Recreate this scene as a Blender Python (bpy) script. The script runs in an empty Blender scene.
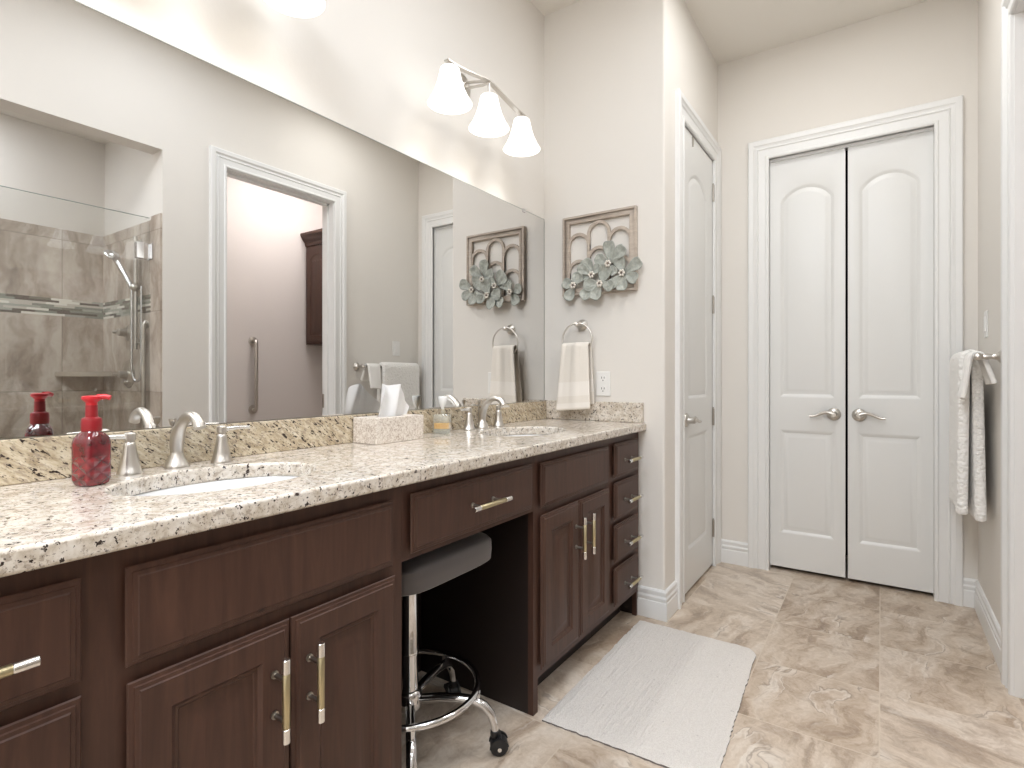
import bpy, bmesh, math, random
from math import sin, cos, pi, radians
from mathutils import Vector, Matrix

sc = bpy.context.scene
COL = sc.collection

# ------------------------------------------------------------------ camera, world, lights, exposure
cam_data = bpy.data.cameras.new('camera')
cam = bpy.data.objects.new('camera', cam_data)
COL.objects.link(cam)
cam.location = (0.0, 0.0, 1.106)
cam.rotation_euler = (radians(90), 0, radians(33.915))
cam_data.sensor_width = 36.0
cam_data.lens = 544.5 / 1024 * 36.0
cam_data.shift_x = -0.00283
cam_data.shift_y = -0.00703
cam_data.clip_start = 0.01
cam_data.clip_end = 60
sc.camera = cam

world = bpy.data.worlds.new('world')
sc.world = world
world.use_nodes = True
world.node_tree.nodes['Background'].inputs[0].default_value = (1, 0.97, 0.93, 1)
world.node_tree.nodes['Background'].inputs[1].default_value = 0.3

sc.view_settings.view_transform = 'Standard'
sc.view_settings.look = 'None'
sc.view_settings.gamma = 1.0
sc.view_settings.use_curve_mapping = False
sc.view_settings.exposure = 0.07
sc.cycles.use_denoising = True
sc.cycles.max_bounces = 14
sc.cycles.diffuse_bounces = 6
sc.cycles.glossy_bounces = 8
sc.cycles.transmission_bounces = 10
sc.cycles.transparent_max_bounces = 16
sc.cycles.caustics_reflective = False
sc.cycles.caustics_refractive = False
sc.cycles.sample_clamp_indirect = 6.0


def fill_lamp(name, loc, power, size, color=(0.87, 0.925, 1.0)):  # unseen area lamp added as fill, no fixture modelled
    l = bpy.data.lights.new(name, 'AREA')
    l.shape = 'DISK'
    l.size = size
    l.energy = power
    l.color = color
    o = bpy.data.objects.new(name, l)
    COL.objects.link(o)
    o.location = loc
    return o


fill_lamp('fill_light_room', (-0.40, 1.25, 2.96), 12, 1.0)  # added fill above the vanity front, no known fixture
fill_lamp('fill_light_rear', (-0.40, -0.75, 2.96), 66, 1.0)  # main ambient fill, added unseen behind the camera
fill_lamp('fill_light_passage', (-0.20, 2.45, 2.96), 9, 0.6, (0.95, 0.955, 0.95))  # added fill for the passage and closet doors
fill_lamp('fill_light_shower', (0.83, 0.50, 2.55), 9, 0.45)  # added to brighten the shower tiles, kept out of view
fill_lamp('fill_light_toilet_room', (0.80, 2.75, 2.94), 22, 0.8, (1.0, 0.965, 0.965))  # unseen fill added to brighten the toilet room

# ------------------------------------------------------------------ key dimensions (metres)
XM = -1.452      # mirror wall
XR = 0.385       # right wall
XC = -0.816      # passage left wall
YE = 2.433       # wall at the end of the vanity
YC = 3.40        # closet wall
YB = -1.8        # wall behind the camera
ZC = 2.98        # ceiling
CT = 0.892       # countertop top
CB = 0.857       # countertop underside
XF = -0.94       # vanity face frame
XD = -0.92       # front plane of doors and drawers
WT = 0.12        # partition thickness
XI = XR + WT     # far face of right partition
YS = 1.404       # shower side wall
XS = 1.165       # shower back wall
XW = 1.50        # toilet room back wall
YW0 = YS + 0.11  # toilet room near wall


# ------------------------------------------------------------------ materials
def lin(c):
    c = c / 255.0
    return c / 12.92 if c <= 0.04045 else ((c + 0.055) / 1.055) ** 2.4


def rgb(r, g, b):
    return (lin(r), lin(g), lin(b), 1.0)


class NT:
    def __init__(self, name):
        self.m = bpy.data.materials.new(name)
        self.m.use_nodes = True
        self.t = self.m.node_tree
        self.b = self.t.nodes['Principled BSDF']
        self._co = None

    def n(self, typ, **kw):
        nd = self.t.nodes.new(typ)
        for k, v in kw.items():
            if k.startswith('i_'):
                key = k[2:]
                key = int(key) if key.isdigit() else key.replace('_', ' ')
                nd.inputs[key].default_value = v
            else:
                setattr(nd, k, v)
        return nd

    def l(self, a, b):
        self.t.links.new(a, b)

    def co(self):
        if self._co is None:
            self._co = self.n('ShaderNodeTexCoord').outputs['Object']
        return self._co

    def mapping(self, scale=(1, 1, 1), rot=(0, 0, 0), loc=(0, 0, 0), src=None):
        mp = self.n('ShaderNodeMapping')
        mp.inputs['Scale'].default_value = scale
        mp.inputs['Rotation'].default_value = rot
        mp.inputs['Location'].default_value = loc
        self.l(src or self.co(), mp.inputs['Vector'])
        return mp.outputs[0]

    def noise(self, vec, scale, detail=3, rough=0.55, dist=0.0):
        nd = self.n('ShaderNodeTexNoise')
        nd.inputs['Scale'].default_value = scale
        nd.inputs['Detail'].default_value = detail
        nd.inputs['Roughness'].default_value = rough
        nd.inputs['Distortion'].default_value = dist
        self.l(vec, nd.inputs['Vector'])
        return nd.outputs['Fac']

    def ramp(self, fac, stops, interp='LINEAR'):
        r = self.n('ShaderNodeValToRGB')
        r.color_ramp.interpolation = interp
        els = r.color_ramp.elements
        while len(els) < len(stops):
            els.new(0.5)
        for e, (p, c) in zip(els, stops):
            e.position = p
            e.color = c if len(c) == 4 else (*c, 1)
        self.l(fac, r.inputs['Fac'])
        return r.outputs['Color']

    def math(self, op, a, b=None, c=None):
        nd = self.n('ShaderNodeMath', operation=op)
        for i, v in enumerate((a, b, c)):
            if v is None:
                continue
            if isinstance(v, (int, float)):
                nd.inputs[i].default_value = v
            else:
                self.l(v, nd.inputs[i])
        return nd.outputs[0]

    def mix(self, fac, a, b, blend='MIX'):
        nd = self.n('ShaderNodeMix', data_type='RGBA', blend_type=blend)
        if isinstance(fac, (int, float)):
            nd.inputs[0].default_value = fac
        else:
            self.l(fac, nd.inputs[0])
        for v, k in ((a, 6), (b, 7)):
            if isinstance(v, tuple):
                nd.inputs[k].default_value = v
            else:
                self.l(v, nd.inputs[k])
        return nd.outputs[2]

    def bump(self, h, strength=0.2, dist=0.002):
        nd = self.n('ShaderNodeBump')
        nd.inputs['Strength'].default_value = strength
        nd.inputs['Distance'].default_value = dist
        self.l(h, nd.inputs['Height'])
        self.l(nd.outputs[0], self.b.inputs['Normal'])

    def base(self, c):
        if isinstance(c, tuple):
            self.b.inputs['Base Color'].default_value = c
        else:
            self.l(c, self.b.inputs['Base Color'])

    def set(self, **kw):
        for k, v in kw.items():
            self.b.inputs[k.replace('_', ' ')].default_value = v
        return self


def simple(name, col, rough=0.5, metal=0.0, **kw):
    t = NT(name)
    t.base(col)
    t.set(Roughness=rough, Metallic=metal, **kw)
    return t.m


def paint(name, col, bumpy=0.12, rough=0.85):
    t = NT(name)
    t.base(col)
    t.set(Roughness=rough, Specular_IOR_Level=0.2)
    h = t.noise(t.mapping(), 60, 4, 0.6)
    t.bump(h, bumpy, 0.003)
    return t.m


WALL = paint('wall_paint', (0.765, 0.733, 0.688, 1))
WALLP = paint('toilet_room_paint', (0.69, 0.65, 0.63, 1))
CEIL = paint('ceiling_paint', (0.80, 0.77, 0.72, 1), 0.2)
TRIM = simple('trim_paint', (0.80, 0.80, 0.79, 1), 0.32)
DOORP = simple('door_paint', (0.765, 0.765, 0.75, 1), 0.34)
PORC = simple('porcelain', (0.80, 0.80, 0.80, 1), 0.08)
DARK = simple('unlit_closet_black', (0.012, 0.011, 0.010, 1), 0.8)  # near-black colour stands in for the unlit closet behind the door gap
WHITEP = simple('white_plastic', (0.82, 0.81, 0.79, 1), 0.35)
SLOT = simple('slot_dark', (0.05, 0.045, 0.04, 1), 0.6)
CHROME = simple('chrome', (0.72, 0.72, 0.73, 1), 0.07, 1.0)
SILVER = simple('polished_silver', (0.80, 0.79, 0.77, 1), 0.2, 1.0)
BRASS = simple('satin_brass', (0.56, 0.49, 0.31, 1), 0.38, 1.0)
BLACKP = simple('black_rubber', (0.012, 0.012, 0.013, 1), 0.45)
BLACKS = simple('black_steel', (0.02, 0.02, 0.022, 1), 0.25, 0.6)


def brushed(name, col, rough):
    t = NT(name)
    t.base(col)
    t.set(Metallic=1.0, Roughness=rough)
    h = t.noise(t.mapping((1, 1, 8)), 220, 2)
    t.bump(h, 0.05, 0.0005)
    return t.m


NICKEL = brushed('brushed_nickel', (0.60, 0.57, 0.53, 1), 0.31)
NICKELD = brushed('dark_nickel', (0.42, 0.39, 0.35, 1), 0.3)


def mk_wood():
    t = NT('espresso_wood')
    v = t.mapping((26, 26, 2.2))
    g = t.noise(v, 1.6, 5, 0.6, 1.2)
    v2 = t.mapping((3, 3, 1.2))
    big = t.noise(v2, 1.7, 3, 0.5, 0.5)
    c = t.ramp(g, [(0.25, rgb(62, 41, 33)), (0.55, rgb(79, 54, 44)), (0.8, rgb(93, 65, 53))])
    c2 = t.mix(t.math('MULTIPLY', big, 0.5), c, rgb(66, 47, 39))
    # small dark knots
    vor = t.n('ShaderNodeTexVoronoi')
    vor.inputs['Scale'].default_value = 4.2
    t.l(t.mapping((1, 1, 1.3), loc=(0.2, 0.13, 0.31)), vor.inputs['Vector'])
    k = t.ramp(vor.outputs['Distance'], [(0.0, (1, 1, 1, 1)), (0.045, (0, 0, 0, 1))])
    c3 = t.mix(k, c2, rgb(34, 22, 19))
    t.base(c3)
    t.set(Roughness=0.42, Specular_IOR_Level=0.35)
    t.bump(g, 0.06, 0.001)
    return t.m


WOOD = mk_wood()
WOODSHADE = simple('shade_darkened_wood', rgb(30, 20, 17), 0.5)  # wood colour darkened to hold the kneehole shade, shared by the toe kicks


def mk_granite(name, streak):
    t = NT(name)
    if streak:
        v = t.mapping((1.0, 1.0, 1.0), rot=(radians(35), 0, 0))
        v = t.mapping((1.0, 0.55, 1.7), src=v)
    else:
        v = t.mapping((1.0, 1.0, 1.0))
    a = t.noise(v, 42, 5, 0.7, 0.4)
    if streak:
        c = t.ramp(a, [(0.28, rgb(150, 134, 108)), (0.44, rgb(186, 170, 144)), (0.58, rgb(208, 196, 172)), (0.75, rgb(224, 215, 198))])
    else:
        c = t.ramp(a, [(0.28, rgb(170, 155, 136)), (0.42, rgb(202, 191, 176)), (0.55, rgb(220, 212, 201)), (0.75, rgb(234, 229, 222))])
    # grey-brown flecks, dark flecks, fine pepper
    for sc_f, lo, wd, col, amt in ((85, 0.57, 0.05, (158, 143, 128), 0.65), (100, 0.612, 0.022, (56, 46, 42), 1.0), (210, 0.62, 0.04, (98, 86, 78), 0.8)):
        f = t.noise(t.mapping((1, 1, 1), loc=(sc_f * 0.37, sc_f * 0.11, 0), src=v), sc_f, 3, 0.6, 0.3)
        lo2 = lo - (0.02 if streak else 0.0)
        m = t.ramp(f, [(lo2, (0, 0, 0, 1)), (lo2 + wd, (1, 1, 1, 1))])
        c = t.mix(t.math('MULTIPLY', m, amt), c, rgb(*col))
    t.base(c)
    t.set(Roughness=0.12, Specular_IOR_Level=0.6)
    return t.m


GRANITE = mk_granite('granite', False)
GRANITES = mk_granite('granite_streaked', True)


def mk_floor():
    t = NT('stone_look_tile')
    sep = t.n('ShaderNodeSeparateXYZ')
    t.l(t.co(), sep.inputs[0])
    sx, sy = 0.396, 0.402
    ux = t.math('DIVIDE', t.math('ADD', sep.outputs[0], 0.004 + 0.396 * 20), sx)
    uy = t.math('DIVIDE', t.math('SUBTRACT', sep.outputs[1], 2.70 - 0.402 * 20), sy)
    ix, iy = t.math('FLOOR', ux), t.math('FLOOR', uy)
    fx, fy = t.math('FRACT', ux), t.math('FRACT', uy)
    comb = t.n('ShaderNodeCombineXYZ')
    t.l(ix, comb.inputs[0])
    t.l(iy, comb.inputs[1])
    wn = t.n('ShaderNodeTexWhiteNoise', noise_dimensions='2D')
    t.l(comb.outputs[0], wn.inputs['Vector'])
    rnd = wn.outputs['Value']
    rc = wn.outputs['Color']
    # per-tile orientation: quarter turns
    loc = t.n('ShaderNodeCombineXYZ')
    t.l(t.math('SUBTRACT', fx, 0.5), loc.inputs[0])
    t.l(t.math('SUBTRACT', fy, 0.5), loc.inputs[1])
    vr = t.n('ShaderNodeVectorRotate', rotation_type='Z_AXIS')
    t.l(loc.outputs[0], vr.inputs['Vector'])
    q = t.math('MULTIPLY', t.math('FLOOR', t.math('MULTIPLY', rnd, 4)), pi / 2)
    t.l(t.math('ADD', q, 0.25), vr.inputs['Angle'])
    off = t.n('ShaderNodeVectorMath', operation='MULTIPLY_ADD')
    t.l(rc, off.inputs[0])
    off.inputs[1].default_value = (17, 23, 31)
    t.l(vr.outputs[0], off.inputs[2])
    v = off.outputs[0]
    warp = t.n('ShaderNodeTexNoise')
    warp.inputs['Scale'].default_value = 2.2
    warp.inputs['Detail'].default_value = 4
    t.l(v, warp.inputs['Vector'])
    w2 = t.n('ShaderNodeVectorMath', operation='MULTIPLY_ADD')
    t.l(warp.outputs['Color'], w2.inputs[0])
    w2.inputs[1].default_value = (0.42, 0.42, 0.3)
    t.l(v, w2.inputs[2])
    st = t.n('ShaderNodeMapping')
    st.inputs['Scale'].default_value = (3.2, 0.75, 1)
    t.l(w2.outputs[0], st.inputs['Vector'])
    bands = t.noise(st.outputs[0], 1.25, 7, 0.62, 0.25)
    c = t.ramp(bands, [(0.32, rgb(122, 98, 76)), (0.39, rgb(152, 128, 103)), (0.445, rgb(186, 165, 142)),
                       (0.52, rgb(203, 185, 165)), (0.60, rgb(216, 202, 186)), (0.68, rgb(192, 171, 148)), (0.76, rgb(152, 128, 104))])
    blot = t.noise(w2.outputs[0], 3.2, 5, 0.65)
    c = t.mix(t.ramp(blot, [(0.50, (0, 0, 0, 1)), (0.66, (0.8, 0.8, 0.8, 1))]), c, rgb(150, 124, 98))
    ve = t.noise(st.outputs[0], 0.9, 4, 0.5)
    gate = t.ramp(t.noise(v, 1.7, 2), [(0.5, (0, 0, 0, 1)), (0.6, (1, 1, 1, 1))])
    dv = t.math('ABSOLUTE', t.math('SUBTRACT', ve, 0.5))
    vm = t.math('MULTIPLY', t.ramp(dv, [(0.0, (1, 1, 1, 1)), (0.011, (0, 0, 0, 1))]), gate)
    c = t.mix(t.math('MULTIPLY', vm, 0.8), c, rgb(112, 92, 74))
    dv2 = t.math('ABSOLUTE', t.math('SUBTRACT', ve, 0.52))
    vm2 = t.math('MULTIPLY', t.ramp(dv2, [(0.0, (1, 1, 1, 1)), (0.022, (0, 0, 0, 1))]), gate)
    c = t.mix(t.math('MULTIPLY', vm2, 0.6), c, rgb(234, 227, 217))
    fine = t.noise(w2.outputs[0], 30, 5, 0.72)
    c = t.mix(0.20, c, t.ramp(fine, [(0.3, rgb(126, 106, 88)), (0.7, rgb(242, 235, 226))]))
    c = t.mix(0.16, c, t.ramp(rnd, [(0, rgb(160, 140, 118)), (1, rgb(240, 232, 222))]))
    # grout
    gx = t.math('ABSOLUTE', t.math('SUBTRACT', fx, 0.5))
    gy = t.math('ABSOLUTE', t.math('SUBTRACT', fy, 0.5))
    g = t.math('MAXIMUM', gx, gy)
    gm = t.math('GREATER_THAN', g, 0.4945)
    c = t.mix(t.math('MULTIPLY', gm, 0.75), c, rgb(205, 191, 173))
    t.base(c)
    t.set(Roughness=0.3, Specular_IOR_Level=0.45)
    h = t.math('SUBTRACT', 1.0, gm)
    t.bump(t.math('ADD', h, t.math('MULTIPLY', fine, 0.15)), 0.25, 0.002)
    return t.m


FLOORM = mk_floor()


def mk_shower(axis):
    """veined wall tile with a mosaic strip; axis = index of the horizontal coordinate running along the wall"""
    t = NT('shower_tile_%s' % 'xy'[axis])
    sep = t.n('ShaderNodeSeparateXYZ')
    t.l(t.co(), sep.inputs[0])
    u, z = sep.outputs[axis], sep.outputs[2]
    uu = t.math('DIVIDE', t.math('ADD', u, 10.0 - 1.105), 0.56)
    # rows: 1.57..2.02 above the band, 1.12..1.47 below it, then down
    row = t.math('FLOOR', t.math('DIVIDE', t.math('ADD', z, 10.0 - 1.12), 0.45))
    comb = t.n('ShaderNodeCombineXYZ')
    t.l(t.math('FLOOR', uu), comb.inputs[0])
    t.l(row, comb.inputs[1])
    wn = t.n('ShaderNodeTexWhiteNoise', noise_dimensions='2D')
    t.l(comb.outputs[0], wn.inputs['Vector'])
    off = t.n('ShaderNodeVectorMath', operation='MULTIPLY_ADD')
    t.l(wn.outputs['Color'], off.inputs[0])
    off.inputs[1].default_value = (13, 19, 23)
    t.l(t.co(), off.inputs[2])
    wp = t.n('ShaderNodeTexNoise')
    wp.inputs['Scale'].default_value = 4
    wp.inputs['Detail'].default_value = 4
    t.l(off.outputs[0], wp.inputs['Vector'])
    w2 = t.n('ShaderNodeVectorMath', operation='MULTIPLY_ADD')
    t.l(wp.outputs['Color'], w2.inputs[0])
    w2.inputs[1].default_value = (0.22, 0.22, 0.22)
    t.l(off.outputs[0], w2.inputs[2])
    mp = t.n('ShaderNodeMapping')
    mp.inputs['Scale'].default_value = (9, 9, 2.2)
    mp.inputs['Rotation'].default_value = (0.3, 0.3, 0)
    t.l(w2.outputs[0], mp.inputs['Vector'])
    bands = t.noise(mp.outputs[0], 1.0, 6, 0.62)
    c = t.ramp(bands, [(0.28, rgb(138, 123, 110)), (0.42, rgb(168, 154, 140)), (0.52, rgb(190, 178, 165)),
                       (0.62, rgb(205, 195, 183)), (0.78, rgb(176, 162, 148))])
    fu = t.math('FRACT', uu)
    ju = t.math('LESS_THAN', fu, 0.006)
    fz = t.math('FRACT', t.math('DIVIDE', t.math('ADD', z, 10.0 - 1.12), 0.45))
    jz = t.math('LESS_THAN', fz, 0.008)
    c = t.mix(t.math('MULTIPLY', t.math('MAXIMUM', ju, jz), 0.6), c, rgb(110, 98, 86))
    # mosaic strip
    rz = t.math('DIVIDE', t.math('SUBTRACT', z, 1.467), 0.0128)
    ri = t.math('FLOOR', rz)
    shift = t.math('FRACT', t.math('MULTIPLY', ri, 0.379))
    cu = t.math('ADD', t.math('DIVIDE', t.math('ADD', u, 10.0), 0.10), shift)
    cb = t.n('ShaderNodeCombineXYZ')
    t.l(t.math('FLOOR', cu), cb.inputs[0])
    t.l(ri, cb.inputs[1])
    wm = t.n('ShaderNodeTexWhiteNoise', noise_dimensions='2D')
    t.l(cb.outputs[0], wm.inputs['Vector'])
    mc = t.ramp(wm.outputs['Value'], [(0.0, rgb(104, 94, 84)), (0.2, rgb(140, 142, 130)), (0.42, rgb(168, 168, 158)),
                                      (0.6, rgb(196, 190, 178)), (0.75, rgb(226, 222, 210)), (0.9, rgb(126, 122, 110))], 'CONSTANT')
    inb = t.math('MULTIPLY', t.math('GREATER_THAN', z, 1.467), t.math('LESS_THAN', z, 1.5695))
    if axis == 0:
        inb = t.math('MULTIPLY', inb, t.math('GREATER_THAN', u, 0.505))
    c = t.mix(inb, c, mc)
    t.base(c)
    t.set(Roughness=0.3)
    return t.m


SHX = mk_shower(0)
SHY = mk_shower(1)


def mk_mirror():
    t = NT('mirror_silver')
    t.base((0.805, 0.80, 0.79, 1))
    t.set(Metallic=1.0, Roughness=0.0)
    return t.m


MIRROR = mk_mirror()


def mk_glass(name, col=(0.96, 0.98, 0.97, 1), rough=0.0, ior=1.45, gain=1.9, milk=0.0):
    """thin clear glass: the outer face reflects by the Fresnel law for both faces, straight rays pass"""
    m = bpy.data.materials.new(name)
    m.use_nodes = True
    t = m.node_tree
    for n in list(t.nodes):
        t.nodes.remove(n)
    out = t.nodes.new('ShaderNodeOutputMaterial')
    mix = t.nodes.new('ShaderNodeMixShader')
    fr = t.nodes.new('ShaderNodeFresnel')
    fr.inputs[0].default_value = ior
    geo = t.nodes.new('ShaderNodeNewGeometry')
    inv = t.nodes.new('ShaderNodeMath')
    inv.operation = 'MULTIPLY_ADD'
    inv.inputs[1].default_value = -gain
    inv.inputs[2].default_value = gain
    t.links.new(geo.outputs['Backfacing'], inv.inputs[0])
    mul = t.nodes.new('ShaderNodeMath')
    mul.operation = 'MULTIPLY'
    mul.use_clamp = True
    t.links.new(fr.outputs[0], mul.inputs[0])
    t.links.new(inv.outputs[0], mul.inputs[1])
    tr = t.nodes.new('ShaderNodeBsdfTransparent')
    tr.inputs[0].default_value = col
    gl = t.nodes.new('ShaderNodeBsdfGlossy')
    gl.inputs['Roughness'].default_value = rough
    t.links.new(mul.outputs[0], mix.inputs[0])
    t.links.new(gl.outputs[0], mix.inputs[2])
    if milk:
        df = t.nodes.new('ShaderNodeBsdfDiffuse')
        df.inputs[0].default_value = (0.85, 0.88, 0.84, 1)
        m2 = t.nodes.new('ShaderNodeMixShader')
        m2.inputs[0].default_value = milk
        t.links.new(tr.outputs[0], m2.inputs[1])
        t.links.new(df.outputs[0], m2.inputs[2])
        t.links.new(m2.outputs[0], mix.inputs[1])
    else:
        t.links.new(tr.outputs[0], mix.inputs[1])
    t.links.new(mix.outputs[0], out.inputs[0])
    return m


GLASS = mk_glass('shower_glass', (0.985, 0.992, 0.988, 1), 0.0, 1.52, 3.0)
CLEAR = mk_glass('clear_glass', (0.95, 0.97, 0.95, 1), 0.0, 1.5, 1.9, 0.16)
CLEARR = mk_glass('red_tinted_glass', (0.80, 0.62, 0.63, 1))
AMBER = simple('amber_liquid', rgb(214, 160, 60), 0.1, 0.0)
REDP = simple('red_plastic', rgb(196, 34, 44), 0.32)
REDD = simple('dark_red_collar', rgb(140, 22, 30), 0.35)


def mk_redliq():
    t = NT('red_faceted_bottle')
    sep = t.n('ShaderNodeSeparateXYZ')
    t.l(t.co(), sep.inputs[0])
    q = t.math('SUBTRACT', t.math('MULTIPLY', sep.outputs[1], 0.94), t.math('MULTIPLY', sep.outputs[0], -0.34))
    a = t.math('PINGPONG', t.math('ADD', t.math('MULTIPLY', t.math('ADD', q, sep.outputs[2]), 85), 40), 1.0)
    b = t.math('PINGPONG', t.math('ADD', t.math('MULTIPLY', t.math('SUBTRACT', q, sep.outputs[2]), 85), 140), 1.0)
    lowz = t.math('LESS_THAN', sep.outputs[2], CT + 0.058)
    h = t.math('MULTIPLY', t.math('MINIMUM', a, b), lowz)
    n = t.noise(t.mapping(), 45, 3)
    c = t.ramp(n, [(0.3, rgb(64, 5, 14)), (0.7, rgb(118, 14, 28))])
    c = t.mix(t.math('MULTIPLY', lowz, t.math('MULTIPLY', t.math('MINIMUM', a, b), 0.8)), c, rgb(150, 24, 34))
    t.base(c)
    t.set(Roughness=0.07, Coat_Weight=0.8, Coat_Roughness=0.03)
    t.bump(h, 0.8, 0.004)
    return t.m


REDLIQ = mk_redliq()


def fabric(name, col, scale, strength, dist, rough=0.95, weave=False):
    t = NT(name)
    t.base(col)
    t.set(Roughness=rough)
    t.b.inputs['Sheen Weight'].default_value = 0.3
    v = t.mapping()
    h = t.noise(v, scale, 4, 0.7)
    if weave:
        vo = t.n('ShaderNodeTexVoronoi')
        vo.inputs['Scale'].default_value = weave
        t.l(v, vo.inputs['Vector'])
        h = t.math('SUBTRACT', t.math('MULTIPLY', h, 0.3), vo.outputs['Distance'])
    t.bump(h, strength, dist)
    return t.m


TOWELC = fabric('cream_terry', rgb(233, 226, 216), 420, 0.6, 0.003)
TOWELB = fabric('cream_woven_band', rgb(240, 234, 226), 700, 0.2, 0.001)
TOWELW = fabric('white_pebble_terry', rgb(246, 244, 240), 200, 1.0, 0.006, weave=75)
TOWELP = fabric('white_terry', rgb(244, 242, 238), 420, 0.5, 0.002)
SEATF = fabric('charcoal_vinyl', rgb(84, 79, 78), 300, 0.08, 0.0006, 0.42)
TISSUE = NT('tissue_paper')
TISSUE.base(rgb(248, 248, 248))
TISSUE.set(Roughness=0.9)
_tr = TISSUE.n('ShaderNodeBsdfTranslucent')
_tr.inputs[0].default_value = (0.92, 0.92, 0.92, 1)
_mx = TISSUE.n('ShaderNodeMixShader')
_mx.inputs[0].default_value = 0.22
TISSUE.l(TISSUE.b.outputs[0], _mx.inputs[1])
TISSUE.l(_tr.outputs[0], _mx.inputs[2])
TISSUE.l(_mx.outputs[0], TISSUE.t.nodes['Material Output'].inputs[0])
TISSUE = TISSUE.m


def mk_rug():
    t = NT('cotton_rug')
    v = t.mapping((1, 0.25, 1))
    ribs = t.noise(t.mapping((1, 0.06, 1)), 120, 3, 0.6)
    f = t.noise(t.mapping(), 260, 4, 0.7)
    sp = t.noise(t.mapping(), 62, 2, 0.5)
    c = t.ramp(f, [(0.25, rgb(214, 207, 200)), (0.6, rgb(236, 231, 225))])
    m = t.ramp(sp, [(0.70, (0, 0, 0, 1)), (0.76, (1, 1, 1, 1))])
    c = t.mix(t.math('MULTIPLY', m, 0.4), c, rgb(160, 150, 146))
    t.base(c)
    t.set(Roughness=1.0)
    t.bump(t.math('ADD', t.math('MULTIPLY', ribs, 1.4), f), 0.9, 0.005)
    return t.m


RUG = mk_rug()
RUGEDGE = simple('rug_edge_thread', rgb(120, 112, 108), 0.9)


def mk_box():
    t = NT('patterned_cardboard')
    v = t.mapping()
    a = t.noise(v, 120, 4, 0.7, 1.5)
    c = t.ramp(a, [(0.36, rgb(166, 148, 134)), (0.47, rgb(204, 192, 180)), (0.56, rgb(236, 230, 222)), (0.7, rgb(190, 176, 164))])
    t.base(c)
    t.set(Roughness=0.5)
    return t.m


TBOX = mk_box()


def mk_frame():
    t = NT('weathered_wood_frame')
    g = t.noise(t.mapping((5, 1, 40)), 3, 4, 0.6, 0.5)
    c = t.ramp(g, [(0.3, rgb(172, 158, 145)), (0.7, rgb(194, 182, 169))])
    t.base(c)
    t.set(Roughness=0.7)
    return t.m


FRAMEM = mk_frame()


def mk_petal():
    t = NT('sage_metal_petal')
    g = t.noise(t.mapping(), 55, 4, 0.65)
    c = t.ramp(g, [(0.3, rgb(146, 150, 142)), (0.55, rgb(172, 175, 167)), (0.75, rgb(198, 198, 190))])
    t.base(c)
    t.set(Roughness=0.55)
    return t.m


PETAL = mk_petal()
CENTER = simple('flower_centre', rgb(226, 220, 210), 0.5)
CENTERD = simple('flower_centre_dark', rgb(110, 98, 88), 0.5)


def mk_shade():
    t = NT('frosted_glass_shade')
    t.base((0.85, 0.85, 0.84, 1))
    t.set(Roughness=0.3)
    t.b.inputs['Emission Color'].default_value = (1.0, 0.985, 0.96, 1)
    t.b.inputs['Emission Strength'].default_value = 0.80
    return t.m


SHADE = mk_shade()
BULBM = NT('bulb_glow')
BULBM.b.inputs['Emission Color'].default_value = (1, 0.95, 0.88, 1)
BULBM.b.inputs['Emission Strength'].default_value = 12
BULBM = BULBM.m


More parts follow.
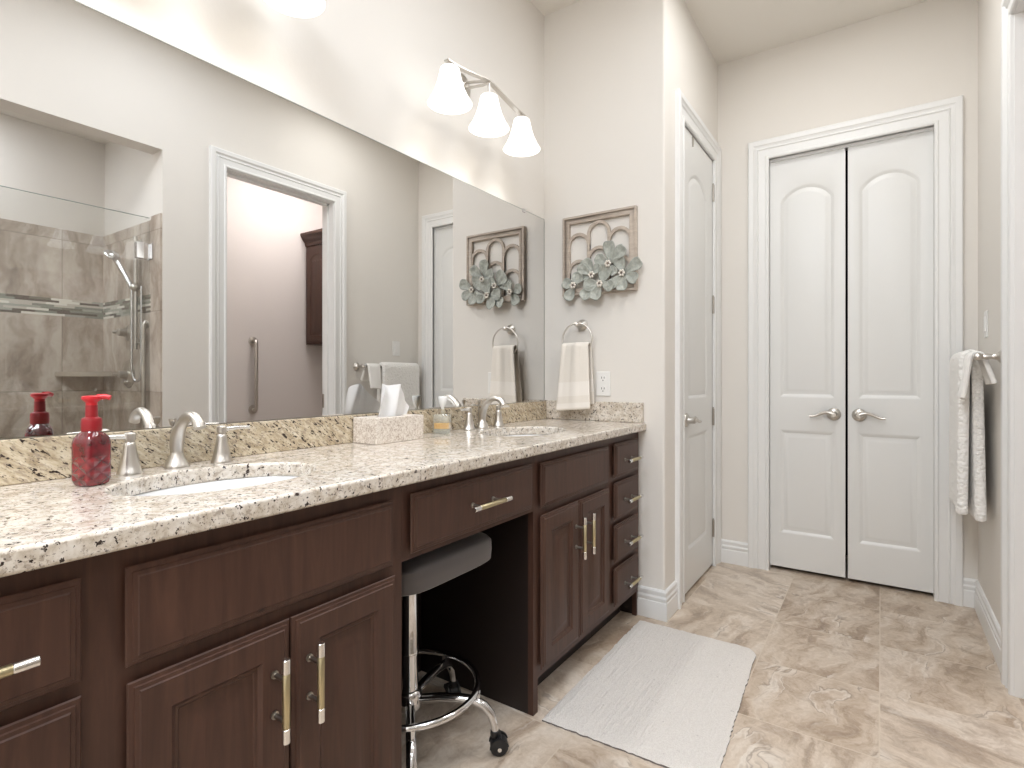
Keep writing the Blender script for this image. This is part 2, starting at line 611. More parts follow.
# ------------------------------------------------------------------ mesh helpers
class MB:
    def __init__(self):
        self.bm = bmesh.new()

    def _face(self, vs, mi=0):
        try:
            f = self.bm.faces.new(vs)
            f.material_index = mi
            return f
        except ValueError:
            return None

    def box(self, x0, x1, y0, y1, z0, z1, mi=0):
        v = [self.bm.verts.new((x, y, z)) for z in (z0, z1) for y in (y0, y1) for x in (x0, x1)]
        for q in ((0, 2, 3, 1), (4, 5, 7, 6), (0, 1, 5, 4), (2, 6, 7, 3), (0, 4, 6, 2), (1, 3, 7, 5)):
            self._face([v[i] for i in q], mi)
        return self

    def rings(self, loops, cap0=True, cap1=True, closed=True, mi=0, mis=None):
        """skin a list of equally long point loops"""
        vl = [[self.bm.verts.new(p) for p in lp] for lp in loops]
        n = len(vl[0])
        for k in range(len(vl) - 1):
            a, b = vl[k], vl[k + 1]
            m = mis[k] if mis else mi
            for i in range(n if closed else n - 1):
                j = (i + 1) % n
                self._face([a[i], a[j], b[j], b[i]], m)
        if cap0:
            self._face(list(reversed(vl[0])), mis[0] if mis else mi)
        if cap1:
            self._face(vl[-1], mis[-1] if mis else mi)
        return self

    def tube(self, pts, r, seg=12, mi=0, cap=True, closed=False, flat=None):
        pts = [Vector(p) for p in pts]
        n = len(pts)
        rr = r if isinstance(r, (list, tuple)) else [r] * n
        loops = []
        prev = None
        for i, p in enumerate(pts):
            if closed:
                d = pts[(i + 1) % n] - pts[(i - 1) % n]
            else:
                d = pts[min(i + 1, n - 1)] - pts[max(i - 1, 0)]
            d.normalize()
            if prev is None:
                up = Vector((0, 0, 1)) if abs(d.z) < 0.9 else Vector((0, 1, 0))
                a = d.cross(up).normalized()
            else:
                a = (prev - d * prev.dot(d)).normalized()
            prev = a
            b = d.cross(a).normalized()
            fl = flat or 1.0
            loops.append([p + a * (rr[i] * cos(t)) + b * (rr[i] * fl * sin(t)) for t in [2 * pi * k / seg for k in range(seg)]])
        if closed:
            loops.append(loops[0])
            self.rings(loops[:-1], False, False, True, mi)
            # close the seam
            self.bm.verts.ensure_lookup_table()
            vs = self.bm.verts[-n * seg:]
            a, b = vs[-seg:], vs[:seg]
            for i in range(seg):
                j = (i + 1) % seg
                self._face([a[i], a[j], b[j], b[i]], mi)
        else:
            self.rings(loops, cap, cap, True, mi)
        return self

    def lathe(self, prof, c=(0, 0, 0), axis='z', seg=24, mi=0, cap=True, sx=1.0, sy=1.0, mis=None):
        """prof: list of (radius, height)"""
        loops = []
        for r, h in prof:
            lp = []
            for k in range(seg):
                t = 2 * pi * k / seg
                u, v = r * cos(t) * sx, r * sin(t) * sy
                if axis == 'z':
                    p = (c[0] + u, c[1] + v, c[2] + h)
                elif axis == 'x':
                    p = (c[0] + h, c[1] + u, c[2] + v)
                else:
                    p = (c[0] + u, c[1] + h, c[2] + v)
                lp.append(p)
            loops.append(lp)
        return self.rings(loops, cap, cap, True, mi, mis)

    def sphere(self, c, r, seg=16, mi=0, sc_=(1, 1, 1)):
        n = seg // 2
        prof = []
        loops = []
        for i in range(n + 1):
            a = -pi / 2 + pi * (i + 0.02) / (n + 0.04)
            loops.append([(c[0] + sc_[0] * r * cos(a) * cos(2 * pi * k / seg), c[1] + sc_[1] * r * cos(a) * sin(2 * pi * k / seg),
                           c[2] + sc_[2] * r * sin(a)) for k in range(seg)])
        return self.rings(loops, True, True, True, mi)

    def plate(self, outer, holes, w0, w1, M, mi=0):
        """flat plate with holes: outlines in (u, v), from w0 to w1, M maps (u, v, w) to space"""
        edges_by = []
        for w in (w0, w1):
            es = []
            for lp in [outer] + holes:
                vs = [self.bm.verts.new(M(u, v, w)) for u, v in lp]
                es.append(vs)
            edges_by.append(es)
        for es in edges_by:
            ed = []
            for vs in es:
                for i in range(len(vs)):
                    ed.append(self.bm.edges.new((vs[i], vs[(i + 1) % len(vs)])))
            r = bmesh.ops.triangle_fill(self.bm, use_beauty=True, use_dissolve=False, edges=ed)
            for g in r['geom']:
                if isinstance(g, bmesh.types.BMFace):
                    g.material_index = mi
        for a, b in zip(*edges_by):
            for i in range(len(a)):
                j = (i + 1) % len(a)
                self._face([a[i], a[j], b[j], b[i]], mi)
        return self

    def build(self, name, mats, parent=None, smooth=35, bevel=0.0, bseg=2, solid=0.0, sub=0):
        bm = self.bm
        bmesh.ops.remove_doubles(bm, verts=bm.verts, dist=1e-6)
        bmesh.ops.recalc_face_normals(bm, faces=bm.faces)
        if smooth is not None:
            for f in bm.faces:
                f.smooth = True
            lim = radians(smooth)
            for e in bm.edges:
                if len(e.link_faces) == 2:
                    e.smooth = e.calc_face_angle(0) < lim
        me = bpy.data.meshes.new(name)
        bm.to_mesh(me)
        bm.free()
        for m in (mats if isinstance(mats, (list, tuple)) else [mats]):
            me.materials.append(m)
        o = bpy.data.objects.new(name, me)
        COL.objects.link(o)
        if solid:
            s = o.modifiers.new('solid', 'SOLIDIFY')
            s.thickness = solid
            s.offset = 0
        if sub:
            s = o.modifiers.new('sub', 'SUBSURF')
            s.levels = s.render_levels = sub
        if bevel:
            b = o.modifiers.new('bev', 'BEVEL')
            b.width = bevel
            b.segments = bseg
            b.limit_method = 'ANGLE'
            b.angle_limit = radians(40)
            b.harden_normals = False
        if parent is not None:
            attach(o, parent)
        return o


def abs_loc(o):
    return Vector(o['_o']) if '_o' in o else Vector((0, 0, 0))


def attach(o, parent):
    o.parent = parent
    base = Vector((0, 0, 0))
    p = parent
    while p is not None:
        if p.type == 'EMPTY':
            base = Vector(p.location)
        p = p.parent
    if parent.type == 'EMPTY':
        o.matrix_parent_inverse = Matrix.Translation(-base)


def tag(o, label, cat=None, group=None, kind=None):
    o['label'] = label
    if cat:
        o['category'] = cat
    if group:
        o['group'] = group
    if kind:
        o['kind'] = kind
    return o


def thing(name, loc, label, cat, group=None, kind=None):
    o = bpy.data.objects.new(name, None)
    COL.objects.link(o)
    o.location = loc
    o.empty_display_size = 0.05
    return tag(o, label, cat, group, kind)


def copy_tree(o, delta=None, parent=None):
    c = o.copy()
    COL.objects.link(c)
    if parent is not None:
        c.parent = parent
        c.matrix_parent_inverse = o.matrix_parent_inverse.copy()
    if delta is not None:
        c.location = Vector(o.location) + Vector(delta)
    for ch in [x for x in bpy.data.objects if x.parent == o]:
        copy_tree(ch, None, c)
    return c


def off_poly(pts, d):
    """inset a counter-clockwise polygon by d"""
    n = len(pts)
    out = []
    for i in range(n):
        p0, p1, p2 = Vector(pts[i - 1]), Vector(pts[i]), Vector(pts[(i + 1) % n])
        e1, e2 = (p1 - p0).normalized(), (p2 - p1).normalized()
        n1, n2 = Vector((-e1.y, e1.x)), Vector((-e2.y, e2.x))
        b = n1 + n2
        k = d * 2 / max(b.length_squared, 0.4)
        q = p1 + b * k
        out.append((q.x, q.y))
    return out


def rect(u0, u1, v0, v1):
    return [(u0, v0), (u1, v0), (u1, v1), (u0, v1)]


def arch(u0, u1, v0, vs, vp, n=14):
    """rectangle with a segmental arched top: shoulders at vs, crown at vp"""
    pts = [(u0, v0), (u1, v0)]
    uc, hw = (u0 + u1) / 2, (u1 - u0) / 2
    rise = vp - vs
    R = (hw * hw + rise * rise) / (2 * rise)
    a = math.asin(min(1, hw / R))
    for k in range(n + 1):
        t = a - 2 * a * k / n
        pts.append((uc + R * sin(t), vp - R + R * cos(t)))
    return pts


def relief(mb, outline, prof, M, mi=0, cap=True):
    """concentric relief: prof = [(inset, w), ...] skinned, last loop filled"""
    loops = [[M(u, v, w) for u, v in off_poly(outline, d)] for d, w in prof]
    mb.rings(loops, False, cap, True, mi)


def slab_front(mb, u0, u1, v0, v1, t, M, panels, prof, edge=(), under=0.0):
    """leaf front with moulded panels: face frame at w=t with relief panels, sides and back"""
    outer = rect(u0, u1, v0, v1)
    bm = mb.bm
    top = off_poly(outer, edge[-1][0]) if edge else outer
    es = []
    for lp in [top] + panels:
        vs = [bm.verts.new(M(u, v, t)) for u, v in lp]
        es += [bm.edges.new((vs[i], vs[(i + 1) % len(vs)])) for i in range(len(vs))]
    bmesh.ops.triangle_fill(bm, use_beauty=True, use_dissolve=False, edges=es)
    for p in panels:
        relief(mb, p, [(0, t)] + [(d, t + w) for d, w in prof], M)
    loops = [(0, 0.0)] + list(edge) if edge else [(0, 0.0), (0, t)]
    if under:
        loops = [(under, 0.0), (under, edge[0][1] - 0.0015)] + list(edge)
    mb.rings([[M(u, v, w) for u, v in off_poly(outer, d)] for d, w in loops], True, False)


def casing(name, M, u0, u1, vt, parent=None, w=0.11, floor=0.0):
    prof = [(0, -0.012), (0, 0.012), (0.006, 0.016), (0.014, 0.016), (0.018, 0.011), (0.03, 0.0105), (0.052, 0.013), (0.058, 0.018),
            (0.064, 0.013), (0.072, 0.015), (0.082, 0.023), (0.104, 0.0245), (0.11, 0.020), (0.11, -0.012)]
    mb = MB()
    loops = []
    for a, b in prof:
        a = a * w / 0.11
        loops.append([M(u0 - a, floor, b), M(u0 - a, vt + a, b), M(u1 + a, vt + a, b), M(u1 + a, floor, b)])
    mb.rings(loops + [loops[0]], False, False, False)
    # end caps
    for k in (0, 3):
        mb._face([mb.bm.verts.new(lp[k]) for lp in loops])
    return mb.build(name, TRIM, parent, 25)


def base_profile():
    return [(0, 0), (0.015, 0), (0.015, 0.070), (0.0135, 0.078), (0.010, 0.081), (0.0125, 0.086), (0.0135, 0.098), (0.009, 0.106), (0.009, 0.110),
            (0.011, 0.116), (0.011, 0.126), (0.006, 0.134), (0, 0.135)]


def baseboard(name, path, label):
    """path: floor points with the room on the left-hand side normal n computed per vertex"""
    pts = [Vector((p[0], p[1])) for p in path]
    n = len(pts)
    offs = []
    for i in range(n):
        ds = []
        if i > 0:
            ds.append((pts[i] - pts[i - 1]).normalized())
        if i < n - 1:
            ds.append((pts[i + 1] - pts[i]).normalized())
        ns = [Vector((-d.y, d.x)) for d in ds]
        if len(ns) == 2:
            b = ns[0] + ns[1]
            b = b * (2 / b.length_squared)
        else:
            b = ns[0]
        offs.append(b)
    loops = []
    for k in range(n):
        loops.append([(pts[k].x + offs[k].x * a, pts[k].y + offs[k].y * a, z) for a, z in base_profile()])
    mb = MB()
    mb.rings(loops, True, True, True)
    o = mb.build(name, TRIM, None, 25)
    return tag(o, label, 'baseboard', None, 'structure')


def struct(o, label, cat):
    return tag(o, label, cat, None, 'structure')


# ------------------------------------------------------------------ the room shell
mb = MB()
mb.box(XM - 0.1, XW + 0.1, YB - 0.1, YC + 0.7, -0.08, 0.0)
struct(mb.build('floor', FLOORM, None, None), 'beige stone-look tile floor with brown veining and pale grout', 'floor')

mb = MB()
mb.box(XM - 0.1, XW + 0.1, YB - 0.1, YC + 0.7, ZC, ZC + 0.08)
struct(mb.build('ceiling', CEIL, None, None), 'smooth cream ceiling above the bathroom and passage', 'ceiling')

mb = MB()
mb.box(XM - 0.1, XM, YB - 0.1, YE + 0.0, 0, ZC)
struct(mb.build('wall_left', WALL, None, None), 'cream wall behind the long mirror and vanity', 'wall')

# block between vanity alcove and passage: end wall + passage side wall with its door opening
PX0, PX1, PVT = 2.693, 3.285, 2.368          # passage door opening (Y range, head height)
mb = MB()
prof = []
r = 0.012                                      # bull-nosed corner
arc = [(XC - r + r * sin(a), YE + r - r * cos(a)) for a in [k * pi / 2 / 6 for k in range(7)]]
pts2 = [(XM - 0.1, YE), ] + arc + [(XC, PX0), (XC - 0.1, PX0), (XC - 0.1, YE + 0.1), (XM - 0.1, YE + 0.1)]
mb.rings([[(x, y, 0) for x, y in pts2], [(x, y, ZC) for x, y in pts2]])
mb.box(XC - 0.1, XC, PX1, YC + 0.1, 0, ZC)
mb.box(XC - 0.1, XC, PX0, PX1, PVT, ZC)
struct(mb.build('wall_end', WALL, None, 50), 'cream wall at the far end of the vanity, turning the corner into the passage', 'wall')

# closet wall
CX0, CX1, CVT = -0.5315, 0.2188, 2.353
mb = MB()
mb.box(XC - 0.1, CX0 - 0.006, YC, YC + 0.1, 0, ZC)
mb.box(CX1 + 0.006, XR + WT, YC, YC + 0.1, 0, ZC)
mb.box(CX0 - 0.006, CX1 + 0.006, YC, YC + 0.1, CVT + 0.006, ZC)
struct(mb.build('wall_closet', WALL, None, None), 'beige wall around the white double closet doors', 'wall')
mb = MB()
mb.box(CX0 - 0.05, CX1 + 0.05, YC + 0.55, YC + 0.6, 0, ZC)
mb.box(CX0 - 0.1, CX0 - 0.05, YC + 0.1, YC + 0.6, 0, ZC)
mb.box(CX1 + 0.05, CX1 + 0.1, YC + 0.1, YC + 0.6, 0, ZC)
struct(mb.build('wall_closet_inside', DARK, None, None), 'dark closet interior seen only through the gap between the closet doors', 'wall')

# right wall with the toilet-room doorway and the shower opening
WY0, WY1, WVT = 1.752, 2.53, 2.364            # toilet room doorway
SY0, SVT = -0.45, 2.355                         # shower opening up to YS
mb = MB()
mb.box(XR, XI, WY1, YC + 0.1, 0, ZC)
mb.box(XR, XI, WY0, WY1, WVT, ZC)
mb.box(XR, XI, YS, WY0, 0, ZC)
mb.box(XR, XI, SY0, YS, SVT, ZC)
mb.box(XR, XI, YB - 0.1, SY0, 0, ZC)
struct(mb.build('wall_right', WALL, None, None), 'cream right-hand wall holding the towel bar, seen again in the mirror', 'wall')

mb = MB()
mb.box(XM - 0.1, XI, YB - 0.1, YB, 0, ZC)
struct(mb.build('wall_back', WALL, None, None), 'cream wall at the near end of the room', 'wall')

# toilet room shell
mb = MB()
mb.box(XW, XW + 0.1, YW0 - 0.05, YC + 0.1, 0, ZC)
mb.box(XI, XW, YC, YC + 0.1, 0, ZC)
struct(mb.build('wall_toilet_room', WALLP, None, None), 'pinkish beige toilet room walls seen through the doorway in the mirror', 'wall')

# shower shell: painted upper part and ceiling
mb = MB()
mb.box(XI, XS + 0.3, YS, YW0, 0, ZC)
mb.box(XS, XS + 0.1, SY0 - 0.1, YS, 0, ZC)
mb.box(XI, XS, SY0 - 0.1, SY0, 0, ZC)
mb.box(XW - 0.04, XW, YS, YW0, 0, ZC)
struct(mb.build('wall_shower', WALL, None, None), 'cream painted shower walls above the tile line', 'wall')
mb = MB()
mb.box(XI, XS, SY0, YS, 2.57, 2.65)
struct(mb.build('ceiling_shower', CEIL, None, None), 'lowered cream ceiling over the shower recess', 'ceiling')
TZ = 1.985
mb = MB()
mb.box(XI + 0.0, XS, YS - 0.010, YS, 0, TZ, 0)
mb.box(XR + 0.004, XI, YS - 0.010, YS, 0, TZ + 0.02, 0)
struct(mb.build('wall_shower_side', SHX, None, None), 'brown veined shower side wall tiles carrying the shower valves', 'wall')
mb = MB()
mb.box(XS - 0.010, XS, SY0, YS - 0.010, 0, TZ, 0)
struct(mb.build('wall_shower_back', SHY, None, None), 'brown veined shower back wall tiles with a mosaic strip', 'wall')
mb = MB()
mb.box(XR + 0.01, XI - 0.005, SY0, YS - 0.01, 0, 0.10, 0)
struct(mb.build('trim_5', SHY, None, None, 0.004), 'low tiled shower curb under the glass', 'curb')

# casings
struct(casing('trim_1', lambda u, v, w: (u, YC - w, v), CX0, CX1, CVT), 'white fluted casing around the double closet doors', 'door trim')
struct(casing('trim_2', lambda u, v, w: (XC + w, u, v), PX0, PX1, PVT), 'white casing around the single door at the left of the passage', 'door trim')
struct(casing('trim_3', lambda u, v, w: (XR - w, u, v), WY0, WY1, WVT, None, 0.10), 'white casing of the toilet room doorway beside the towel bar', 'door trim')

# jamb linings
mb = MB()
mb.box(CX0 - 0.012, CX0, YC + 0.0, YC + 0.11, 0, CVT)
mb.box(CX1, CX1 + 0.012, YC + 0.0, YC + 0.11, 0, CVT)
mb.box(CX0 - 0.012, CX1 + 0.012, YC + 0.0, YC + 0.11, CVT, CVT + 0.012)
mb.box(CX0, CX1, YC + 0.022, YC + 0.04, CVT - 0.012, CVT)
struct(mb.build('trim_6', TRIM, None, None), 'white jamb lining inside the closet casing', 'door trim')
mb = MB()
mb.box(XC - 0.11, XC - 0.0, PX0 - 0.012, PX0, 0, PVT)
mb.box(XC - 0.11, XC - 0.0, PX1, PX1 + 0.012, 0, PVT)
mb.box(XC - 0.11, XC - 0.0, PX0 - 0.012, PX1 + 0.012, PVT, PVT + 0.012)
mb.box(XC - 0.13, XC - 0.11, PX0 - 0.03, PX1 + 0.03, 0, PVT + 0.03)
struct(mb.build('trim_7', TRIM, None, None), 'white jamb lining around the single passage door', 'door trim')
mb = MB()
mb.box(XR - 0.002, XI + 0.002, WY0 - 0.012, WY0 + 0.004, 0, WVT)
mb.box(XR - 0.002, XI + 0.002, WY1 - 0.004, WY1 + 0.012, 0, WVT)
mb.box(XR - 0.002, XI + 0.002, WY0 - 0.012, WY1 + 0.012, WVT - 0.004, WVT + 0.012)
mb.box(XR + 0.05, XR + 0.085, WY0 + 0.004, WY0 + 0.016, 0, WVT - 0.004)
mb.box(XR + 0.05, XR + 0.085, WY1 - 0.016, WY1 - 0.004, 0, WVT - 0.004)
mb.box(XR + 0.05, XR + 0.085, WY0 + 0.004, WY1 - 0.004, WVT - 0.016, WVT - 0.004)
tr8 = struct(mb.build('trim_8', TRIM, None, None), 'white jamb lining of the toilet room doorway', 'door trim')
mb = MB()
mb.box(XR + 0.09, XI - 0.002, WY1 - 0.0075, WY1 - 0.004, 0.88, 0.98)
mb.build('hinge', NICKELD, tr8)

# baseboards (left-hand side of the path direction faces the room)
baseboard('baseboard_left', [(XC, 2.583), (XC, YE), (XF - 0.0, YE)][::1], 'white stepped baseboard wrapping the corner beside the vanity end')
baseboard('baseboard_back', [(CX0 - 0.11, YC), (XC, YC)], 'short white baseboard between the two white door casings')
baseboard('baseboard_right', [(XR, WY1 + 0.11), (XR, YC), (CX1 + 0.11, YC)], 'white baseboard under the towel bar, running into the corner')


# ------------------------------------------------------------------ doors
PPROF = [(0.010, -0.003), (0.020, -0.009), (0.026, -0.009), (0.040, -0.0035), (0.050, -0.0025)]


def lever(name, M, side, parent):
    """round rosette and curved lever, side = +1 / -1 along u"""
    mb = MB()

    def ring(r, w):
        return [M(r * cos(t), r * sin(t), w) for t in [2 * pi * k / 24 for k in range(24)]]
    mb.rings([ring(0.034, 0), ring(0.034, 0.006), ring(0.030, 0.011), ring(0.018, 0.014), ring(0.015, 0.03), ring(0.016, 0.045), ring(0.012, 0.05)])
    pts = []
    rad = []
    for k in range(11):
        s = k / 10
        pts.append(M(side * (0.115 * s), 0.012 * sin(s * pi * 1.6) * (1 - 0.2 * s) - 0.004 * s, 0.042 - 0.006 * sin(pi * s)))
        rad.append(0.011 * (1 - s) + 0.0062 * s)
    mb.tube(pts, rad, 12)
    return mb.build(name, NICKEL, parent, 40)


def door_leaf(name, u0, u1, M, pan_half, zb, zt, t=0.035):
    uc = (u0 + u1) / 2
    mb = MB()
    low = rect(uc - pan_half, uc + pan_half, 0.212, 0.808)
    up = arch(uc - pan_half, uc + pan_half, 0.988, 2.105, 2.188)
    slab_front(mb, u0, u1, zb, zt, t, M, [low, up], PPROF)
    return mb.build(name, DOORP, None, 22)


YD = YC + 0.034 + 0.035
MD = lambda u, v, w: (u, YD - w, v)
d1 = door_leaf('door_1', CX0 + 0.0004, -0.160, MD, 0.137, 0.022, CVT - 0.002)
struct(d1, 'white closet door, left-hand leaf with an arched upper panel', 'door')
d2 = door_leaf('door_2', -0.148, CX1 - 0.0004, MD, 0.137, 0.022, CVT - 0.002)
struct(d2, 'white closet door, right-hand leaf beside the towel bar wall', 'door')
HZ = 0.902
lever('handle', lambda a, b, w: (-0.213 + a, YD - 0.035 - w, HZ + b), -1, d1)
lever('handle', lambda a, b, w: (-0.096 + a, YD - 0.035 - w, HZ + b), 1, d2)

XD3 = XC - 0.036
MP = lambda u, v, w: (XD3 + w, u, v)
d3 = door_leaf('door_3', PX0 + 0.002, PX1 - 0.0015, MP, 0.185, 0.014, PVT - 0.004)
struct(d3, 'white hinged door on the left side of the passage', 'door')
lever('handle', lambda a, b, w: (XD3 + 0.035 + w, 2.762 + a, 0.887 + b), 1, d3)
for z in (2.176, 1.523, 0.872, 0.222):
    mb = MB()
    mb.lathe([(0.0075, -0.048), (0.0075, 0.048)], (XC + 0.003, PX1 - 0.002, z), 'z', 12)
    mb.lathe([(0.004, 0.048), (0.0055, 0.052), (0.003, 0.058)], (XC + 0.003, PX1 - 0.002, z), 'z', 10)
    mb.box(XC - 0.010, XC - 0.004, PX1 - 0.030, PX1 - 0.004, z - 0.046, z + 0.046)
    mb.build('hinge', NICKELD, d3, 40)
mb = MB()
mb.box(XC - 0.010, XC + 0.004, 2.865, 2.885, PVT - 0.05, PVT - 0.012)
mb.lathe([(0.006, 0), (0.006, 0.012)], (XC + 0.0, 2.875, PVT - 0.06), 'z', 10)
mb.build('catch', NICKELD, d3)

# ------------------------------------------------------------------ vanity
MV = lambda u, v, w: (XF + w, u, v)
FT = XD - XF
EDGE = [(0, 0.0105), (0.002, 0.0130), (0.0075, 0.0142), (0.0088, 0.0168), (0.014, 0.0180), (0.016, FT)]
DPROF = [(0.004, -0.003), (0.007, -0.006), (0.012, -0.0065), (0.014, -0.009), (0.022, -0.010), (0.050, -0.0015), (0.053, -0.001)]


def vanity_front(name, u0, u1, v0, v1, parent, panel=None):
    mb = MB()
    if panel:
        slab_front(mb, u0, u1, v0, v1, FT, MV, [rect(u0 + panel, u1 - panel, v0 + panel, v1 - panel)], DPROF, EDGE, 0.012)
    else:
        slab_front(mb, u0, u1, v0, v1, FT, MV, [], [], EDGE, 0.012)
    return mb.build(name, WOOD, parent, 25)


def bar_pull(parent, yc, zc, length, vertical, proj=0.036):
    """silver-ended pull with a satin brass middle"""
    mb = MB()
    x = XD + proj
    L = length / 2
    P = (lambda s: (x, yc, zc + s)) if vertical else (lambda s: (x, yc + s, zc))
    e = L - 0.026
    r = 0.0074

    def seg(a, b, mi, rr):
        mb.tube([P(a), P(a + 0.0008), P(b - 0.0008), P(b)], [rr * 0.9, rr, rr, rr * 0.9], 14, mi)
    seg(-L, -e, 0, r)
    seg(e, L, 0, r)
    seg(-e, e, 1, r * 0.93)
    pz = e - 0.012
    for s in (-pz, pz):
        p = P(s)
        mb.tube([(XD - 0.001, p[1], p[2]), (x, p[1], p[2])], 0.0045, 10, 2)
        mb.lathe([(0.0075, 0), (0.0075, 0.003), (0.0045, 0.004)], (XD, p[1], p[2]), 'x', 12, 2)
    return mb.build('handle', [SILVER, BRASS, NICKELD], parent, 40)


XB = XM + 0.004     # back of cabinets


def unit_body(mb, y0, y1, left_floor, right_floor, zbot=0.112):
    """carcase: face frame, sides and bottom"""
    mb.box(XF - 0.02, XF, y0, y1, zbot, CB)
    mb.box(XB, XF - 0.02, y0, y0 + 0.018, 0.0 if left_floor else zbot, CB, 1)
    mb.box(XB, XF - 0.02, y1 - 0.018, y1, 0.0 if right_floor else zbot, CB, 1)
    mb.box(XB, XF - 0.02, y0 + 0.018, y1 - 0.018, zbot, zbot + 0.018)
    if left_floor:
        mb.box(XF - 0.02, XF, y0, y0 + 0.028, 0, zbot)
    if right_floor:
        mb.box(XF - 0.02, XF, y1 - 0.030, y1, 0, zbot)


def sink_base(y0, lf, rf, name, label):
    t = thing(name, (XF, y0 + 0.3, 0), label, 'cabinet', 'vanity sink cabinets')
    y1 = y0 + 0.598
    mb = MB()
    unit_body(mb, y0, y1, lf, rf)
    mb.build('body', [WOOD, WOODSHADE], t, None)
    mb = MB()
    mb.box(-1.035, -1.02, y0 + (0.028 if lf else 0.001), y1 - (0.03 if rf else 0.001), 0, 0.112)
    mb.build('toe_kick', WOODSHADE, t, None)
    a = y0 + 0.027
    vanity_front('front_panel', a, a + 0.534, 0.674, 0.823, t)
    dl = vanity_front('door', a + 0.002, a + 0.2695, 0.140, 0.650, t, 0.058)
    dr = vanity_front('door', a + 0.2725, a + 0.540, 0.140, 0.650, t, 0.058)
    bar_pull(dl, a + 0.2695 - 0.036, 0.525, 0.15, True)
    bar_pull(dr, a + 0.2725 + 0.034, 0.525, 0.15, True)
    return t


sink_base(0.320, False, True, 'sink_cabinet', 'dark brown two-door cabinet below the nearer sink and red soap bottle')
sink_base(1.505, True, False, 'sink_cabinet', 'dark brown two-door cabinet under the farther sink, beside the white rug')


def drawer_stack(y0, lf, rf, label, ins=0.022):
    t = thing('drawer_cabinet', (XF, y0 + 0.165, 0), label, 'cabinet', 'vanity drawer cabinets')
    y1 = y0 + 0.330
    mb = MB()
    unit_body(mb, y0, y1, lf, rf)
    mb.build('body', [WOOD, WOODSHADE], t, None)
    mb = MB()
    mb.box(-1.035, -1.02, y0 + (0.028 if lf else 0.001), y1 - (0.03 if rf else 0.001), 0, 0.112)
    mb.build('toe_kick', WOODSHADE, t, None)
    a = y0 + ins
    for z0, z1 in ((0.680, 0.825), (0.503, 0.660), (0.322, 0.481), (0.140, 0.300)):
        d = vanity_front('drawer', a, a + 0.266, z0, z1, t)
        bar_pull(d, a + 0.133, (z0 + z1) / 2 - 0.005, 0.15, False)
    return t


drawer_stack(-0.010, True, False, 'dark brown drawer cabinet at the near left end of the vanity', 0.038)
drawer_stack(2.103, False, True, 'dark brown four-drawer cabinet against the far end wall')

t = thing('vanity_drawer_unit', (XF, 1.21, 0.66), 'dark brown single drawer spanning the open knee space over the stool', 'cabinet')
mb = MB()
mb.box(XF - 0.02, XF, 0.9185, 1.5045, 0.668, CB)
mb.box(XB, XF - 0.02, 0.9185, 1.5045, 0.690, 0.705)
mb.build('body', WOOD, t, None)
mb = MB()
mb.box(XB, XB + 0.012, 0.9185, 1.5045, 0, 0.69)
mb.build('back_panel', WOODSHADE, t, None)
d = vanity_front('drawer', 0.937, 1.478, 0.684, 0.828, t)
bar_pull(d, 1.209, 0.757, 0.17, False)

# countertop with two oval cut-outs
SINKX, SA, SB = -1.175, 0.148, 0.205
S1, S2 = 0.622, 1.807
top = thing('countertop', (-1.17, 1.2, CB), 'long speckled cream granite countertop with two oval sink openings', 'countertop')
mb = MB()
ell = lambda yc: [(SINKX + SA * cos(k * 2 * pi / 56), yc + SB * sin(k * 2 * pi / 56)) for k in range(56)]
mb.plate(rect(XM + 0.001, -0.900, -0.03, YE - 0.001), [ell(S1), ell(S2)], CB, CT, lambda u, v, w: (u, v, w))
mb.build('slab', GRANITE, top, 30, 0.006, 3)
mb = MB()
mb.box(XM + 0.001, -1.425, -0.03, YE - 0.021, CT + 0.0003, CT + 0.090)
mb.build('backsplash', GRANITES, top, None, 0.002)
mb = MB()
mb.box(XM + 0.001, -0.913, YE - 0.020, YE - 0.001, CT + 0.0003, CT + 0.094)
mb.build('side_splash', GRANITE, top, None, 0.003)


def sink(yc, label):
    t = thing('sink', (SINKX, yc, CB - 0.15), label, 'sink', 'oval undermount sinks')
    mb = MB()
    prof = [(1.10, -0.0005), (1.02, -0.0005), (1.0, -0.006), (0.985, -0.03), (0.93, -0.075), (0.80, -0.115), (0.55, -0.138), (0.25, -0.146), (0.10, -0.149),
            (0.10, -0.158), (0.30, -0.158), (0.60, -0.150), (0.86, -0.125), (0.99, -0.078), (1.03, -0.03), (1.10, -0.012)]
    loops = [[(SINKX + SA * r_ * cos(k * 2 * pi / 48), yc + SB * r_ * sin(k * 2 * pi / 48), CB + h) for k in range(48)] for r_, h in prof]
    mb.rings(loops + [loops[0]], False, False)
    mb.build('basin', PORC, t, 50)
    mb = MB()
    mb.lathe([(0.021, -0.1475), (0.021, -0.145), (0.015, -0.1435), (0.004, -0.146)], (SINKX, yc, CB), 'z', 20)
    mb.build('drain', CHROME, t, 40)
    return t


s1 = sink(S1, 'white oval undermount sink beside the red soap bottle')
s2 = copy_tree(s1, (0, S2 - S1, 0))
s2['label'] = 'white oval undermount sink near the end wall and hand towel'


